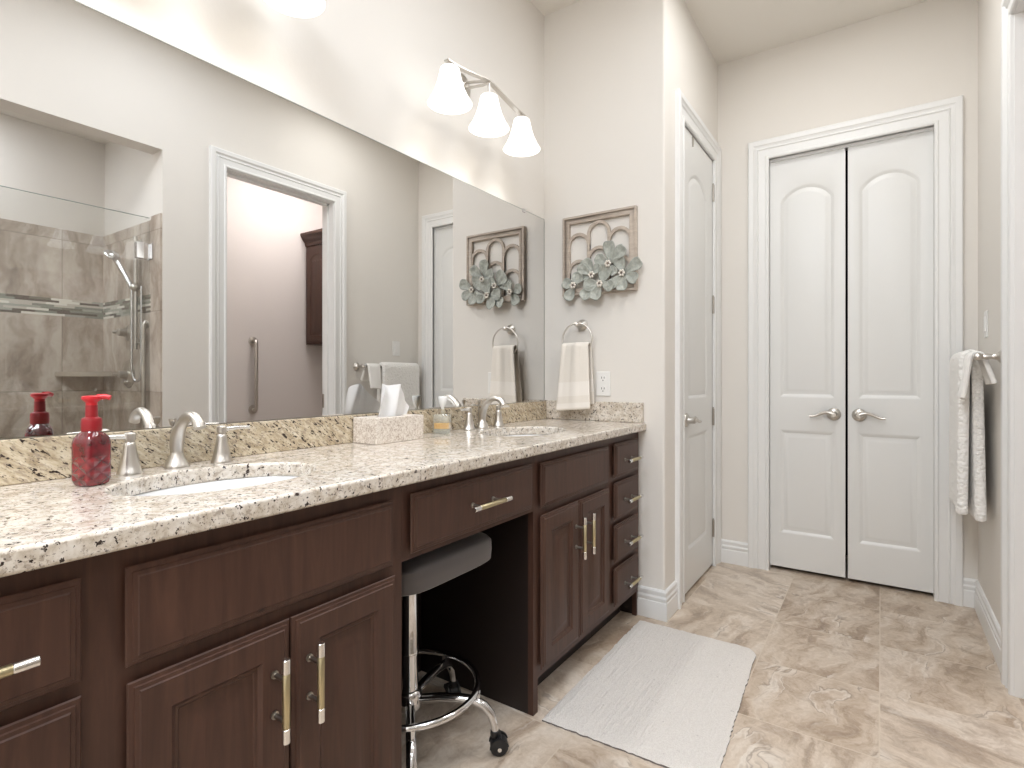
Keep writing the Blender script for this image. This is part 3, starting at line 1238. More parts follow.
def faucet(yc, label):
    x0 = -1.386
    t = thing('faucet', (x0, yc, CT), label, 'faucet', 'widespread nickel faucets')
    mb = MB()
    mb.lathe([(0.027, 0), (0.027, 0.004), (0.0245, 0.008), (0.020, 0.018), (0.015, 0.030), (0.0138, 0.036)], (x0, yc, CT), 'z', 24)
    path = [(0, 0.030), (0.0, 0.05), (0.004, 0.07), (0.012, 0.088), (0.026, 0.106), (0.044, 0.119), (0.064, 0.125), (0.084, 0.122), (0.100, 0.112), (0.108, 0.098)]
    rad = [0.0130, 0.0150, 0.0155, 0.0142, 0.0125, 0.0115, 0.0112, 0.0112, 0.0122, 0.0125]
    pts = [(x0 + a, yc, CT + z) for a, z in path]
    # smooth the path
    fine, fr = [], []
    for i in range(len(pts) - 1):
        p0 = Vector(pts[max(i - 1, 0)]); p1 = Vector(pts[i]); p2 = Vector(pts[i + 1]); p3 = Vector(pts[min(i + 2, len(pts) - 1)])
        for k in range(4):
            s = k / 4
            fine.append(0.5 * ((2 * p1) + (p2 - p0) * s + (2 * p0 - 5 * p1 + 4 * p2 - p3) * s * s + (3 * p1 - p0 - 3 * p2 + p3) * s ** 3))
            fr.append(rad[i] * (1 - s) + rad[i + 1] * s)
    fine.append(Vector(pts[-1]))
    fr.append(rad[-1])
    mb.tube(fine, fr, 18)
    sp = mb.build('spout', NICKEL, t, 50)
    mb = MB()
    mb.tube([(x0 - 0.020, yc, CT), (x0 - 0.020, yc, CT + 0.100)], 0.0028, 8)
    mb.lathe([(0.0028, 0.096), (0.006, 0.100), (0.0085, 0.110), (0.0085, 0.114), (0.003, 0.116)], (x0 - 0.020, yc, CT), 'z', 14)
    mb.build('lift_rod', NICKELD, sp, 40)
    for sgn in (-1, 1):
        hy = yc + sgn * 0.101
        hx = x0 + 0.010
        mb = MB()
        mb.lathe([(0.025, 0), (0.025, 0.004), (0.022, 0.008), (0.0185, 0.025), (0.0145, 0.045), (0.0115, 0.062), (0.0105, 0.068), (0.0085, 0.070), (0.0085, 0.073),
                  (0.0115, 0.075), (0.0115, 0.088), (0.008, 0.091), (0.003, 0.092)], (hx, hy, CT), 'z', 22)
        hb = mb.build('handle', NICKEL, t, 40)
        mb = MB()
        mb.tube([(hx, hy + sgn * 0.008, CT + 0.082), (hx + 0.004, hy + sgn * 0.035, CT + 0.084), (hx + 0.008, hy + sgn * 0.068, CT + 0.083)], [0.0062, 0.0052, 0.0042], 12)
        mb.build('lever', SILVER, hb, 40)
    return t


f1 = faucet(0.624, 'brushed nickel widespread faucet beside the red soap bottle')
f2 = copy_tree(f1, (0, 1.818 - 0.624, 0))
f2['label'] = 'brushed nickel widespread faucet nearest the end wall and perfume bottle'

# ------------------------------------------------------------------ mirror
t = thing('wall_mirror', (XM, 1.1, CT + 0.092), 'large frameless mirror spanning the wall above the vanity', 'mirror')
mb = MB()
M0, M1, MZ0, MZ1 = -0.03, YE - 0.012, CT + 0.0915, 1.919
mb.box(XM + 0.0005, XM + 0.0055, M0, M1, MZ0, MZ1)
mb.build('glass', MIRROR, t, None)
mb = MB()
for y in (2.23,):
    mb.box(XM + 0.0056, XM + 0.008, y - 0.011, y + 0.011, MZ1 - 0.010, MZ1 + 0.006)
    mb.box(XM + 0.0005, XM + 0.0056, y - 0.011, y + 0.011, MZ1 + 0.0005, MZ1 + 0.006)
mb.build('clip', CHROME, t, None)
mb = MB()
mb.box(XM + 0.0005, XM + 0.0062, M1, M1 + 0.003, MZ0, MZ1 + 0.002)
mb.box(XM + 0.0005, XM + 0.0062, M0, M1, MZ1, MZ1 + 0.002)
mb.build('edge', simple('mirror_edge', rgb(150, 152, 146), 0.3), t, None)


# ------------------------------------------------------------------ vanity lights
LX, LP = -1.305, 0.239
BULB_W = 4.4


def vanity_light(yc, label):
    t = thing('vanity_light', (XM, yc, 2.2), label, 'light fixture', 'three-shade vanity lights')
    mb = MB()
    mb.lathe([(0.055, 0), (0.055, 0.008), (0.046, 0.016), (0.02, 0.022), (0.012, 0.03)], (XM, yc, 2.312), 'x', 28)
    mb.build('backplate', NICKEL, t, 40)
    mb = MB()
    for dz in (-0.012, 0.014):
        mb.tube([(XM + 0.014, yc, 2.312 + dz), (LX - 0.03, yc, 2.292 + dz * 0.6), (LX, yc, 2.287)], 0.0055, 10)
    mb.build('arm', NICKEL, t, 40)
    mb = MB()
    loops = []
    n = 40
    for k in range(n + 1):
        s = -1 + 2 * k / n
        y = yc + s * (LP + 0.02)
        z = 2.252 + 0.030 * (0.5 + 0.5 * cos(s * pi)) + 0.008 * math.exp(-(s / 0.22) ** 2)
        loops.append([(LX - 0.011, y, z - 0.002), (LX + 0.011, y, z - 0.002), (LX + 0.011, y, z + 0.0035), (LX - 0.011, y, z + 0.0035)])
    mb.rings(loops)
    mb.build('bar', NICKEL, t, 30)
    for k in (-1, 0, 1):
        y = yc + k * LP
        zt = 2.253 + (0.036 if k == 0 else 0.001)
        mb = MB()
        mb.lathe([(0.005, zt - 2.236), (0.005, 0.004), (0.014, 0.002), (0.019, -0.004), (0.021, -0.03), (0.012, -0.032)], (LX, y, 2.236), 'z', 18)
        so = mb.build('socket', NICKEL, t, 40)
        prof = [(0.022, 0.133), (0.030, 0.132), (0.0355, 0.127), (0.040, 0.105), (0.046, 0.080), (0.055, 0.052), (0.068, 0.024), (0.083, 0.0),
                (0.080, 0.0), (0.065, 0.024), (0.052, 0.052), (0.043, 0.080), (0.037, 0.105), (0.0325, 0.123), (0.022, 0.129)]
        mb = MB()
        loops = [[(LX + r_ * cos(a), y + r_ * sin(a), 2.101 + h) for a in [2 * pi * i / 32 for i in range(32)]] for r_, h in prof]
        mb.rings(loops + [loops[0]], False, False)
        sh = mb.build('shade', SHADE, t, 50)
        mb = MB()
        mb.sphere((LX, y, 2.155), 0.022, 14)
        mb.build('bulb', BULBM, sh, 60)
        ld = bpy.data.lights.get('bulb_light') or bpy.data.lights.new('bulb_light', 'SPOT')
        ld.energy = BULB_W
        ld.color = (1.0, 0.985, 0.96)
        ld.shadow_soft_size = 0.04
        ld.spot_size = radians(104)
        ld.spot_blend = 1.0
        lo = bpy.data.objects.new('bulb_light', ld)
        COL.objects.link(lo)
        lo.location = (LX, y, 2.118)
        attach(lo, t)
    return t


vl1 = vanity_light(1.755, 'three-shade nickel vanity light over the farther sink')
vl2 = copy_tree(vl1, (0, 0.638 - 1.755, 0.018))
vl2['label'] = 'vanity light over the nearer sink, one frosted shade cut by the top of the photo'

# ------------------------------------------------------------------ things on the counter
# soap dispenser
sx_, sy_ = -1.297, 0.427
t = thing('soap_dispenser', (sx_, sy_, CT), 'red faceted glass foaming soap dispenser with pump, left on the counter', 'soap dispenser')
mb = MB()


def sq(h, z, r_, n=32, p=5.0):
    o = []
    for k in range(n):
        a = 2 * pi * k / n + 0.3
        c, s = cos(a), sin(a)
        o.append((sx_ + h * math.copysign(abs(c) ** (2 / p), c), sy_ + h * math.copysign(abs(s) ** (2 / p), s), CT + z))
    return o


def sq2(h, z, p):
    o = []
    for k in range(40):
        a = 2 * pi * k / 40
        c, s = cos(a), sin(a)
        u, v = h * math.copysign(abs(c) ** (2 / p), c), h * math.copysign(abs(s) ** (2 / p), s)
        q = radians(20)
        o.append((sx_ + u * cos(q) - v * sin(q), sy_ + u * sin(q) + v * cos(q), CT + z))
    return o


mb.rings([sq2(0.019, 0.0005, 4), sq2(0.0228, 0.004, 5), sq2(0.0248, 0.012, 6), sq2(0.0248, 0.084, 6), sq2(0.0235, 0.093, 5), sq2(0.020, 0.101, 3), sq2(0.0165, 0.106, 2), sq2(0.0155, 0.110, 2)])
mb.build('bottle', REDLIQ, t, 40)
mb = MB()
mb.lathe([(0.0165, 0.107), (0.0172, 0.110), (0.0172, 0.127), (0.016, 0.132), (0.0105, 0.135), (0.010, 0.158)], (sx_, sy_, CT), 'z', 28)
mb.build('collar', REDD, t, 40)
mb = MB()
mb.lathe([(0.0092, 0.150), (0.0095, 0.163), (0.0145, 0.168), (0.0165, 0.170), (0.0165, 0.175), (0.014, 0.1765), (0.004, 0.177)], (sx_, sy_, CT), 'z', 26)
mb.tube([(sx_ + 0.004, sy_ + 0.008, CT + 0.1735), (sx_ + 0.012, sy_ + 0.019, CT + 0.1745), (sx_ + 0.017, sy_ + 0.026, CT + 0.172)], [0.0060, 0.0055, 0.005], 12)
mb.build('pump', REDP, t, 40)

# tissue box and tissue
ty0, ty1, tx0, tx1 = 1.172, 1.386, -1.420, -1.312
t = thing('tissue_box', (-1.366, 1.279, CT), 'patterned cream tissue box with a white tissue pulled up', 'tissue box')
mb = MB()
tb_h = 0.083
slot = [(-1.366 + 0.022 * cos(a), 1.279 + 0.06 * sin(a)) for a in [2 * pi * k / 24 for k in range(24)]]
mb.plate(rect(tx0, tx1, ty0, ty1), [slot], 0.0005 + CT, CT + tb_h, lambda u, v, w: (u, v, w))
mb.build('box', TBOX, t, None, 0.002)
mb = MB()
random.seed(4)
rows = []
nu, nv = 30, 10
for j in range(nv + 1):
    s = j / nv
    row = []
    for i in range(nu + 1):
        q = -1 + 2 * i / nu
        y = 1.279 + 0.004 + q * (0.060 + 0.012 * s - 0.034 * max(0, s - 0.25)) + 0.014 * s
        top_h = 0.108 - 0.022 * abs(q + 0.25) ** 2.2 + 0.004 * sin(q * 7)
        x = -1.366 + (0.016 * sin(q * 4.4 + 0.4) + 0.004 * sin(q * 12)) * (0.30 + 1.1 * s) + 0.006 * s * q
        if q > 0.55:
            e = (q - 0.55) / 0.45
            top_h -= 0.045 * e
            y += 0.036 * s * e
            x += 0.012 * s * e
        z = CT + tb_h - 0.022 + (top_h + 0.02) * s
        row.append((x, y, z))
    rows.append(row)
mb.rings(rows, False, False, False)
mb.build('tissue', TISSUE, t, 80, 0, 2, 0.0, 1)

# perfume bottle
px_, py_ = -1.379, 1.560
t = thing('perfume_bottle', (px_, py_, CT), 'small square glass bottle with amber liquid and clear stopper', 'bottle')


def sqb(h, z, p=7):
    o = []
    for k in range(32):
        a = 2 * pi * k / 32
        c, s = cos(a), sin(a)
        u, v = h * math.copysign(abs(c) ** (2 / p), c), h * math.copysign(abs(s) ** (2 / p), s)
        q = radians(28)
        o.append((px_ + u * cos(q) - v * sin(q), py_ + u * sin(q) + v * cos(q), CT + z))
    return o


mb = MB()
mb.rings([sqb(0.030, 0.0005), sqb(0.032, 0.003), sqb(0.032, 0.070), sqb(0.030, 0.074), sqb(0.007, 0.0745, 2), sqb(0.007, 0.093, 2)])
mb.build('glass_body', CLEAR, t, 40)
mb = MB()
mb.rings([sqb(0.0285, 0.019), sqb(0.0285, 0.041)])
mb.build('liquid', AMBER, t, 40)
mb = MB()
mb.rings([sqb(0.0285, 0.001), sqb(0.0285, 0.0185)], True, True)
mb.build('glass_foot', CLEAR, t, 40)
mb = MB()
mb.rings([sqb(0.006, 0.092, 2), sqb(0.0065, 0.098, 2), sqb(0.012, 0.104, 2), sqb(0.016, 0.120, 2), sqb(0.018, 0.136, 2), sqb(0.016, 0.140, 2), sqb(0.003, 0.141, 2)])
mb.tube([(px_ + 0.006, py_ + 0.010, CT + 0.134), (px_ + 0.016, py_ + 0.028, CT + 0.124), (px_ + 0.024, py_ + 0.042, CT + 0.104)], [0.004, 0.0035, 0.003], 10)
mb.build('stopper', simple('frosted_stopper', (0.84, 0.85, 0.84, 1), 0.15), t, 40)

# ------------------------------------------------------------------ end wall: framed floral art, towel ring, towel, outlet
AX0, AX1, AZ0, AZ1 = -1.330, -0.943, 1.510, 1.902
t = thing('wall_art', (-1.136, YE, 1.706), 'square openwork arched wooden panel with sage green metal flowers on the end wall', 'wall art')
MA = lambda u, v, w: (u, YE - w, v)
W, H = AX1 - AX0, AZ1 - AZ0
mb = MB()
mb.plate(rect(AX0, AX1, AZ0, AZ1), [rect(AX0 + 0.034, AX1 - 0.034, AZ0 + 0.034, AZ1 - 0.034)], 0.002, 0.020, MA)
mb.plate(rect(AX0, AX1, AZ0, AZ1), [rect(AX0 + 0.010, AX1 - 0.010, AZ0 + 0.010, AZ1 - 0.010)], 0.020, 0.026, MA)


def archband(u0, u1, vb, vpk, bw, w0, w1):
    hw = (u1 - u0) / 2
    uc = (u0 + u1) / 2
    rise = hw * 1.05

    def half(h, rs):
        return [(uc + h * cos(pi * k / 16), vpk - rise + rs * sin(pi * k / 16)) for k in range(17)]
    o = half(hw, rise)
    i = half(hw - bw, rise - bw)
    lo = [(u1, vb)] + o + [(u0, vb)]
    li = [(u1 - bw, vb)] + i + [(u0 + bw, vb)]
    rings = []
    for lp, w in ((lo, w0), (lo, w1), (li, w1), (li, w0)):
        rings.append([MA(u, v, w) for u, v in lp])
    mb.rings(rings + [rings[0]], False, False, False)


b = 0.030
iw = (W - 2 * b) / 3
cols = [(AX0 + b + iw * k, AX0 + b + iw * (k + 1)) for k in range(3)]
bw = 0.0155
for k, (pk1, pk2) in enumerate(((0.082, 0.215), (0.036, 0.160), (0.082, 0.215))):
    u0, u1 = cols[k]
    archband(u0 - bw / 2, u1 + bw / 2, AZ0 + 0.03, AZ1 - pk1, bw, 0.008, 0.017 + 0.0005 * k)
    archband(u0 - bw / 2, u1 + bw / 2, AZ0 + 0.03, AZ1 - pk2, bw, 0.008, 0.0165 + 0.0005 * k)
mb.build('frame', FRAMEM, t, 35)

random.seed(11)


def flower(u, v, petals, w0):
    fmb = MB()
    for k, (du, dv, pr_) in enumerate(petals):
        pr_ *= 0.9
        a = math.atan2(dv, du)
        c = (u + du, v + dv)
        dist = math.hypot(du, dv)
        nR, nT = 5, 18
        loops = []
        for i in range(nR + 1):
            s = max(i / nR, 0.02)
            lp = []
            for j in range(nT):
                th = 2 * pi * j / nT
                pu, pv = cos(th) * s * pr_ * 1.10, sin(th) * s * pr_
                if cos(th) > 0.85:                       # shallow notch at the petal tip
                    pu -= pr_ * 0.20 * (cos(th) - 0.85) / 0.15 * s
                if cos(th) < 0:                          # narrows towards the flower centre
                    pv *= 1 + 0.45 * cos(th) * s
                    pu *= 1 + max(0.0, dist / pr_ - 1.1) * 0.8 * -cos(th) * s
                ww = w0 + 0.0035 * k + 0.22 * pr_ * s * s + 0.16 * (pu + pr_ * 0.6) + 0.0028 * sin(3 * th + k) * s
                lp.append(MA(c[0] + pu * cos(a) - pv * sin(a), c[1] + pu * sin(a) + pv * cos(a), ww))
            loops.append(lp)
        fmb.rings(loops, True, False)
    f = fmb.build('flower', PETAL, t, 60, 0, 2, 0.002)
    cmb = MB()
    for k in range(6):
        a = 2 * pi * k / 6
        cmb.sphere(MA(u + 0.0115 * cos(a), v + 0.0115 * sin(a), w0 + 0.026), 0.0066, 8, 0)
    cmb.sphere(MA(u, v, w0 + 0.018), 0.012, 10, 1)
    cmb.build('flower_centre', [CENTER, CENTERD], f, 60)


flower(-1.258, 1.556, [(-0.040, 0.014, 0.032), (-0.026, -0.044, 0.034), (0.030, 0.034, 0.026)], 0.026)
flower(-1.158, 1.598, [(-0.030, 0.054, 0.036), (-0.080, -0.004, 0.034), (-0.054, 0.034, 0.030), (0.028, 0.030, 0.026)], 0.027)
flower(-1.072, 1.642, [(-0.002, 0.080, 0.036), (-0.046, 0.026, 0.032), (0.058, 0.052, 0.036), (0.022, -0.036, 0.026)], 0.026)
flower(-1.112, 1.550, [(0.020, 0.056, 0.043), (-0.056, 0.000, 0.038), (-0.078, -0.042, 0.034), (-0.022, -0.046, 0.036), (0.046, -0.014, 0.032)], 0.034)
flower(-1.002, 1.590, [(-0.018, 0.054, 0.034), (0.064, 0.036, 0.036), (0.050, -0.026, 0.032), (-0.002, -0.054, 0.034), (-0.048, -0.044, 0.030)], 0.028)

# towel ring
RX, RZ, RR, RY = -1.232, 1.288, 0.080, YE - 0.058
t = thing('towel_ring', (RX, YE, 1.355), 'chrome towel ring on the end wall below the floral art', 'towel ring')
mb = MB()
mb.lathe([(0.028, 0), (0.028, -0.006), (0.022, -0.012), (0.013, -0.020), (0.010, -0.045), (0.012, -0.062), (0.010, -0.068), (0.004, -0.070)], (RX, YE, 1.362), 'y', 24)
mb.build('post', NICKEL, t, 40)
mb = MB()
mb.tube([(RX + RR * cos(a), RY + 0.0, RZ + RR * sin(a)) for a in [2 * pi * k / 48 for k in range(48)]], 0.0042, 10, 0, True, True)
mb.build('ring', NICKEL, t, 50)


def drape(name, mats, prof_fn, n_along, n_path, P, solid, parent=None, sub=1, band=None):
    mb = MB()
    rows = []
    for i in range(n_along + 1):
        s = i / n_along
        rows.append([P(s, *prof_fn(s, k / n_path)) for k in range(n_path + 1)])
    vl = [[mb.bm.verts.new(p) for p in r_] for r_ in rows]
    for i in range(n_along):
        for k in range(n_path):
            mi = 0
            if band and any(a <= (k + 0.5) / n_path <= b_ for a, b_ in band):
                mi = 1
            mb._face([vl[i][k], vl[i + 1][k], vl[i + 1][k + 1], vl[i][k + 1]], mi)
    return mb.build(name, mats, parent, 80, 0, 2, solid, sub)


# hand towel through the ring: front fall + back fall, softly folded
def ht_prof(s, q):
    top, zf, zb = 1.258, 0.945, 0.965
    if q < 0.46:
        z = zf + (top - zf) * (q / 0.46)
        d = 0.020
    elif q > 0.54:
        z = top - (top - zb) * ((q - 0.54) / 0.46)
        d = -0.020
    else:
        a = (q - 0.46) / 0.08 * pi
        z = top + 0.012 * sin(a)
        d = 0.020 * cos(a)
    return d, z


def ht_P(s, d, z):
    q = -1 + 2 * s
    low = (1.27 - z) / 0.33
    hw = 0.070 + 0.022 * low
    fold = (0.0045 * sin(q * 5.2 + 0.7) + 0.0015 * sin(q * 11)) * (1 - 0.5 * low)
    x = RX - 0.002 + q * hw - 0.006 * low
    edge = 0.5 * (1 - (1 - abs(q)) ** 0.5) * 0.016
    dd = d * (1.15 + 0.5 * low) - math.copysign(edge, d)
    return (x, RY - 0.002 - dd - fold * (1 if d > 0 else 0.3), z + 0.008 * q * low)


ht = drape('hand_towel', [TOWELC, TOWELB], ht_prof, 24, 60, ht_P, 0.009, None, 1, [(0.10, 0.20), (0.025, 0.045), (0.80, 0.90)])
tag(ht, 'cream hand towel with a woven band hanging from the chrome ring', 'towel')

# outlet
t = thing('wall_outlet', (-1.117, YE, 1.072), 'white double outlet on the end wall above the granite splash', 'outlet')
mb = MB()
mb.box(-1.154, -1.080, YE - 0.006, YE, 1.013, 1.131)
mb.build('plate', WHITEP, t, None, 0.003)
for zc in (1.098, 1.046):
    mb = MB()
    loop = [(-1.117 + 0.017 * cos(a), zc + 0.0165 * sin(a)) for a in [2 * pi * k / 20 for k in range(20)]]
    mb.rings([[(u, YE - 0.006, v) for u, v in loop], [(u, YE - 0.008, v) for u, v in loop]], mi=0)
    for dx in (-0.0065, 0.0065):
        mb.box(-1.117 + dx - 0.0014, -1.117 + dx + 0.0014, YE - 0.0086, YE - 0.0075, zc - 0.001, zc + 0.009, 1)
    mb.lathe([(0.0028, -0.0086), (0.0028, -0.0075)], (-1.117, YE, zc - 0.009), 'y', 10, 1)
    mb.build('receptacle', [WHITEP, SLOT], t, None)

# ------------------------------------------------------------------ right wall: towel bar, towels, switch
BX, BZ = 0.312, 1.183
t = thing('towel_bar', (XR, 3.03, BZ), 'brushed nickel towel bar on the right wall by the closet', 'towel bar')
for y in (2.735, 3.325):
    mb = MB()
    mb.lathe([(0.030, 0), (0.030, -0.005), (0.024, -0.011), (0.013, -0.020), (0.0095, -0.036), (0.012, -0.048), (0.0095, -0.060), (0.0145, -0.068), (0.0155, -0.078), (0.010, -0.087), (0.003, -0.089)],
             (XR, y, BZ), 'x', 24)
    mb.build('post', NICKEL, t, 40)
mb = MB()
mb.tube([(BX, 2.735, BZ), (BX, 3.325, BZ)], 0.008, 14)
mb.build('bar', NICKEL, t, 40)


def over_bar(zf, zb, rr, bow_f, bow_b):
    """falls on both sides of the bar; positive d = room side"""
    def fn(s, q):
        if q < 0.47:
            u = q / 0.47
            z = zf + (BZ - zf) * u
            d = rr + bow_f * (1 - u)
        elif q > 0.53:
            u = (q - 0.53) / 0.47
            z = BZ - (BZ - zb) * u
            d = -rr - bow_b * u
        else:
            a = (q - 0.47) / 0.06 * pi
            z = BZ + rr * sin(a)
            d = rr * cos(a)
        return d, z
    return fn


def bt_P(s, d, z):
    y = 2.905 + 0.395 * s
    low = (BZ - z) / 0.7
    wav = 0.004 * sin(s * 9 + 1.0) * low + 0.004 * (1 - s) * low
    return (min(BX - 0.004 - d - (wav if d > 0 else -0.9 * wav), XR - 0.018), y - 0.030 * low * (1 - s), z)


bt = drape('bath_towel', TOWELW, over_bar(0.535, 0.515, 0.0205, 0.003, 0.002), 16, 80, bt_P, 0.038)
tag(bt, 'long white pebble-textured bath towel draped over the towel bar', 'towel')


def wc_P(s, d, z):
    y = 2.765 + 0.118 * s
    low = (BZ - z) / 0.17
    return (min(BX - d * (1.0 if d < 0 else 1.05) - 0.006 * low * sin(s * 5) * (1 if d > 0 else -1), XR - 0.006), y + 0.010 * low * (1 - s) * (1 if d > 0 else -1), z - 0.008 * low * s)


wcl = drape('washcloth', TOWELP, over_bar(1.020, 1.080, 0.020, 0.018, 0.030), 10, 50, wc_P, 0.018)
tag(wcl, 'small folded white washcloth hung near the front end of the towel bar', 'towel')

t = thing('light_switch', (XR, 3.14, 1.336), 'flat white light switch on the right wall above the towel bar', 'switch')
mb = MB()
mb.box(XR - 0.005, XR, 3.100, 3.178, 1.277, 1.395)
mb.build('plate', WHITEP, t, None, 0.003)
mb = MB()
mb.box(XR - 0.009, XR - 0.004, 3.122, 3.156, 1.303, 1.369)
mb.build('rocker', WHITEP, t, None, 0.002)

# ------------------------------------------------------------------ stool
CXs, CYs = -1.165, 1.170
t = thing('rolling_stool', (CXs, CYs, 0), 'charcoal padded rolling stool with chrome foot ring, tucked under the vanity', 'stool')
mb = MB()


def seat_loop(h, z, p=5.5):
    o = []
    for k in range(64):
        a = 2 * pi * k / 64
        c, s = cos(a), sin(a)
        o.append((CXs + h * math.copysign(abs(c) ** (2 / p), c), CYs + 1.09 * h * math.copysign(abs(s) ** (2 / p), s), z))
    return o


mb.rings([seat_loop(0.150, 0.548), seat_loop(0.184, 0.5485), seat_loop(0.189, 0.552), seat_loop(0.191, 0.580), seat_loop(0.190, 0.606), seat_loop(0.182, 0.616), seat_loop(0.160, 0.621), seat_loop(0.08, 0.624)])
mb.build('seat', SEATF, t, 40)
mb = MB()
mb.box(CXs - 0.09, CXs + 0.09, CYs - 0.07, CYs + 0.07, 0.536, 0.548)
mb.lathe([(0.030, 0.49), (0.036, 0.52), (0.045, 0.537)], (CXs, CYs, 0), 'z', 20)
mb.build('seat_bracket', BLACKS, t, 40)
mb = MB()
mb.lathe([(0.0125, 0.44), (0.0125, 0.53)], (CXs, CYs, 0), 'z', 20)
mb.lathe([(0.021, 0.49), (0.026, 0.485), (0.0275, 0.47), (0.0255, 0.462), (0.0255, 0.30), (0.028, 0.295), (0.028, 0.285), (0.0268, 0.28), (0.0268, 0.165)], (CXs, CYs, 0), 'z', 24)
mb.build('column', CHROME, t, 40)
mb = MB()
mb.lathe([(0.034, 0.125), (0.036, 0.130), (0.036, 0.172), (0.030, 0.180), (0.022, 0.182)], (CXs, CYs, 0), 'z', 24)
mb.build('hub', CHROME, t, 40)
RRs, RZs = 0.203, 0.188
mb = MB()
mb.tube([(CXs + RRs * cos(a), CYs + RRs * sin(a), RZs) for a in [2 * pi * k / 64 for k in range(64)]], 0.0095, 12, 0, True, True)
mb.build('foot_ring', CHROME, t, 60)
for k in range(5):
    a = radians(28 + 72 * k)
    ux, uy = cos(a), sin(a)
    path = [(0.03, 0.150), (0.09, 0.158), (0.15, 0.160), (0.195, 0.156), (0.225, 0.142), (0.245, 0.118), (0.254, 0.090), (0.257, 0.072)]
    mb = MB()
    loops = []
    for i, (r_, z) in enumerate(path):
        p0, p1 = path[max(i - 1, 0)], path[min(i + 1, len(path) - 1)]
        tr_, tz = p1[0] - p0[0], p1[1] - p0[1]
        ln = math.hypot(tr_, tz)
        tr_, tz = tr_ / ln, tz / ln
        hw, hh = (0.014, 0.0125) if i < 6 else (0.0115, 0.011)
        lp = []
        for j in range(14):
            th = 2 * pi * j / 14
            sd, up = hw * cos(th), hh * sin(th)
            rr_, zz = r_ - tz * up, z + tr_ * up
            lp.append((CXs + ux * rr_ - uy * sd, CYs + uy * rr_ + ux * sd, zz))
        loops.append(lp)
    mb.rings(loops)
    # clamp that carries the foot ring
    mb.box(CXs + ux * 0.203 - 0.007, CXs + ux * 0.203 + 0.007, CYs + uy * 0.203 - 0.007, CYs + uy * 0.203 + 0.007, 0.160, 0.185)
    mb.build('leg', CHROME, t, 45)
    # caster: hood + stem, wheel as a sub-part
    cxp, cyp = CXs + ux * 0.257, CYs + uy * 0.257
    sw = radians((40, 150, 200, 300, 80)[k])            # swivel direction
    dx, dy = cos(sw), sin(sw)
    mb = MB()
    mb.lathe([(0.0055, 0.05), (0.0055, 0.078), (0.013, 0.072), (0.014, 0.060), (0.010, 0.052)], (cxp, cyp, 0), 'z', 14)
    hx, hy = cxp + dx * 0.012, cyp + dy * 0.012
    loops = []
    for sgn in (-0.5, 0.5):
        pass
    for o_ in (-0.019, 0.019):
        lp0, lp1 = [], []
        for j in range(12):
            th = radians(15 + 165 * j / 11)
            q = (0.0285 * cos(th), 0.0275 + 0.0285 * sin(th))
            lp0.append((hx + dx * q[0] - dy * (o_ - 0.003), hy + dy * q[0] + dx * (o_ - 0.003), q[1]))
            lp1.append((hx + dx * q[0] - dy * (o_ + 0.003), hy + dy * q[0] + dx * (o_ + 0.003), q[1]))
        mb.rings([lp0, lp1])
    mb.tube([(hx + dy * 0.019, hy - dx * 0.019, 0.054), (hx - dy * 0.019, hy + dx * 0.019, 0.054)], 0.007, 10)
    ca = mb.build('caster', BLACKP, t, 40)
    mb = MB()
    loops = []
    for r_, o_ in ((0.010, -0.0155), (0.022, -0.0155), (0.0262, -0.012), (0.0262, 0.012), (0.022, 0.0155), (0.010, 0.0155)):
        loops.append([(hx + dx * r_ * cos(q) - dy * o_, hy + dy * r_ * cos(q) + dx * o_, 0.0268 + r_ * sin(q)) for q in [2 * pi * j / 22 for j in range(22)]])
    mb.rings(loops)
    for o_ in (-0.0235, 0.0235):
        mb.tube([(hx - dy * o_ * 0.6, hy + dx * o_ * 0.6, 0.0268), (hx - dy * o_, hy + dx * o_, 0.0268)], 0.006, 10, 1)
    mb.build('wheel', [BLACKP, SILVER], ca, 40)

# ------------------------------------------------------------------ rug
mb = MB()
random.seed(2)
C4 = [(-0.905, 1.500), (-0.372, 1.520), (-0.414, 2.366), (-0.905, 2.362)]
nu, nv = 44, 66


def rug_pt(s, q, lift):
    a = [C4[0][i] * (1 - s) + C4[1][i] * s for i in (0, 1)]
    b_ = [C4[3][i] * (1 - s) + C4[2][i] * s for i in (0, 1)]
    # rounded far corner
    x, y = a[0] * (1 - q) + b_[0] * q, a[1] * (1 - q) + b_[1] * q
    e = min(s, 1 - s) * 12
    f = min(q, 1 - q) * 18
    if s > 0.94 and q > 0.96:
        x -= 0.022 * (s - 0.94) / 0.06 * (q - 0.96) / 0.04
        y -= 0.014 * (s - 0.94) / 0.06 * (q - 0.96) / 0.04
    h = 0.0135 * min(1, (min(e, f) + 0.15)) ** 0.5
    if lift:
        h += random.uniform(-0.0012, 0.0012)
    jit = 0.0022
    if s in (0, 1):
        x += random.uniform(-jit, jit)
    if q in (0, 1):
        y += random.uniform(-jit, jit)
    return (x, y, max(h, 0.004))


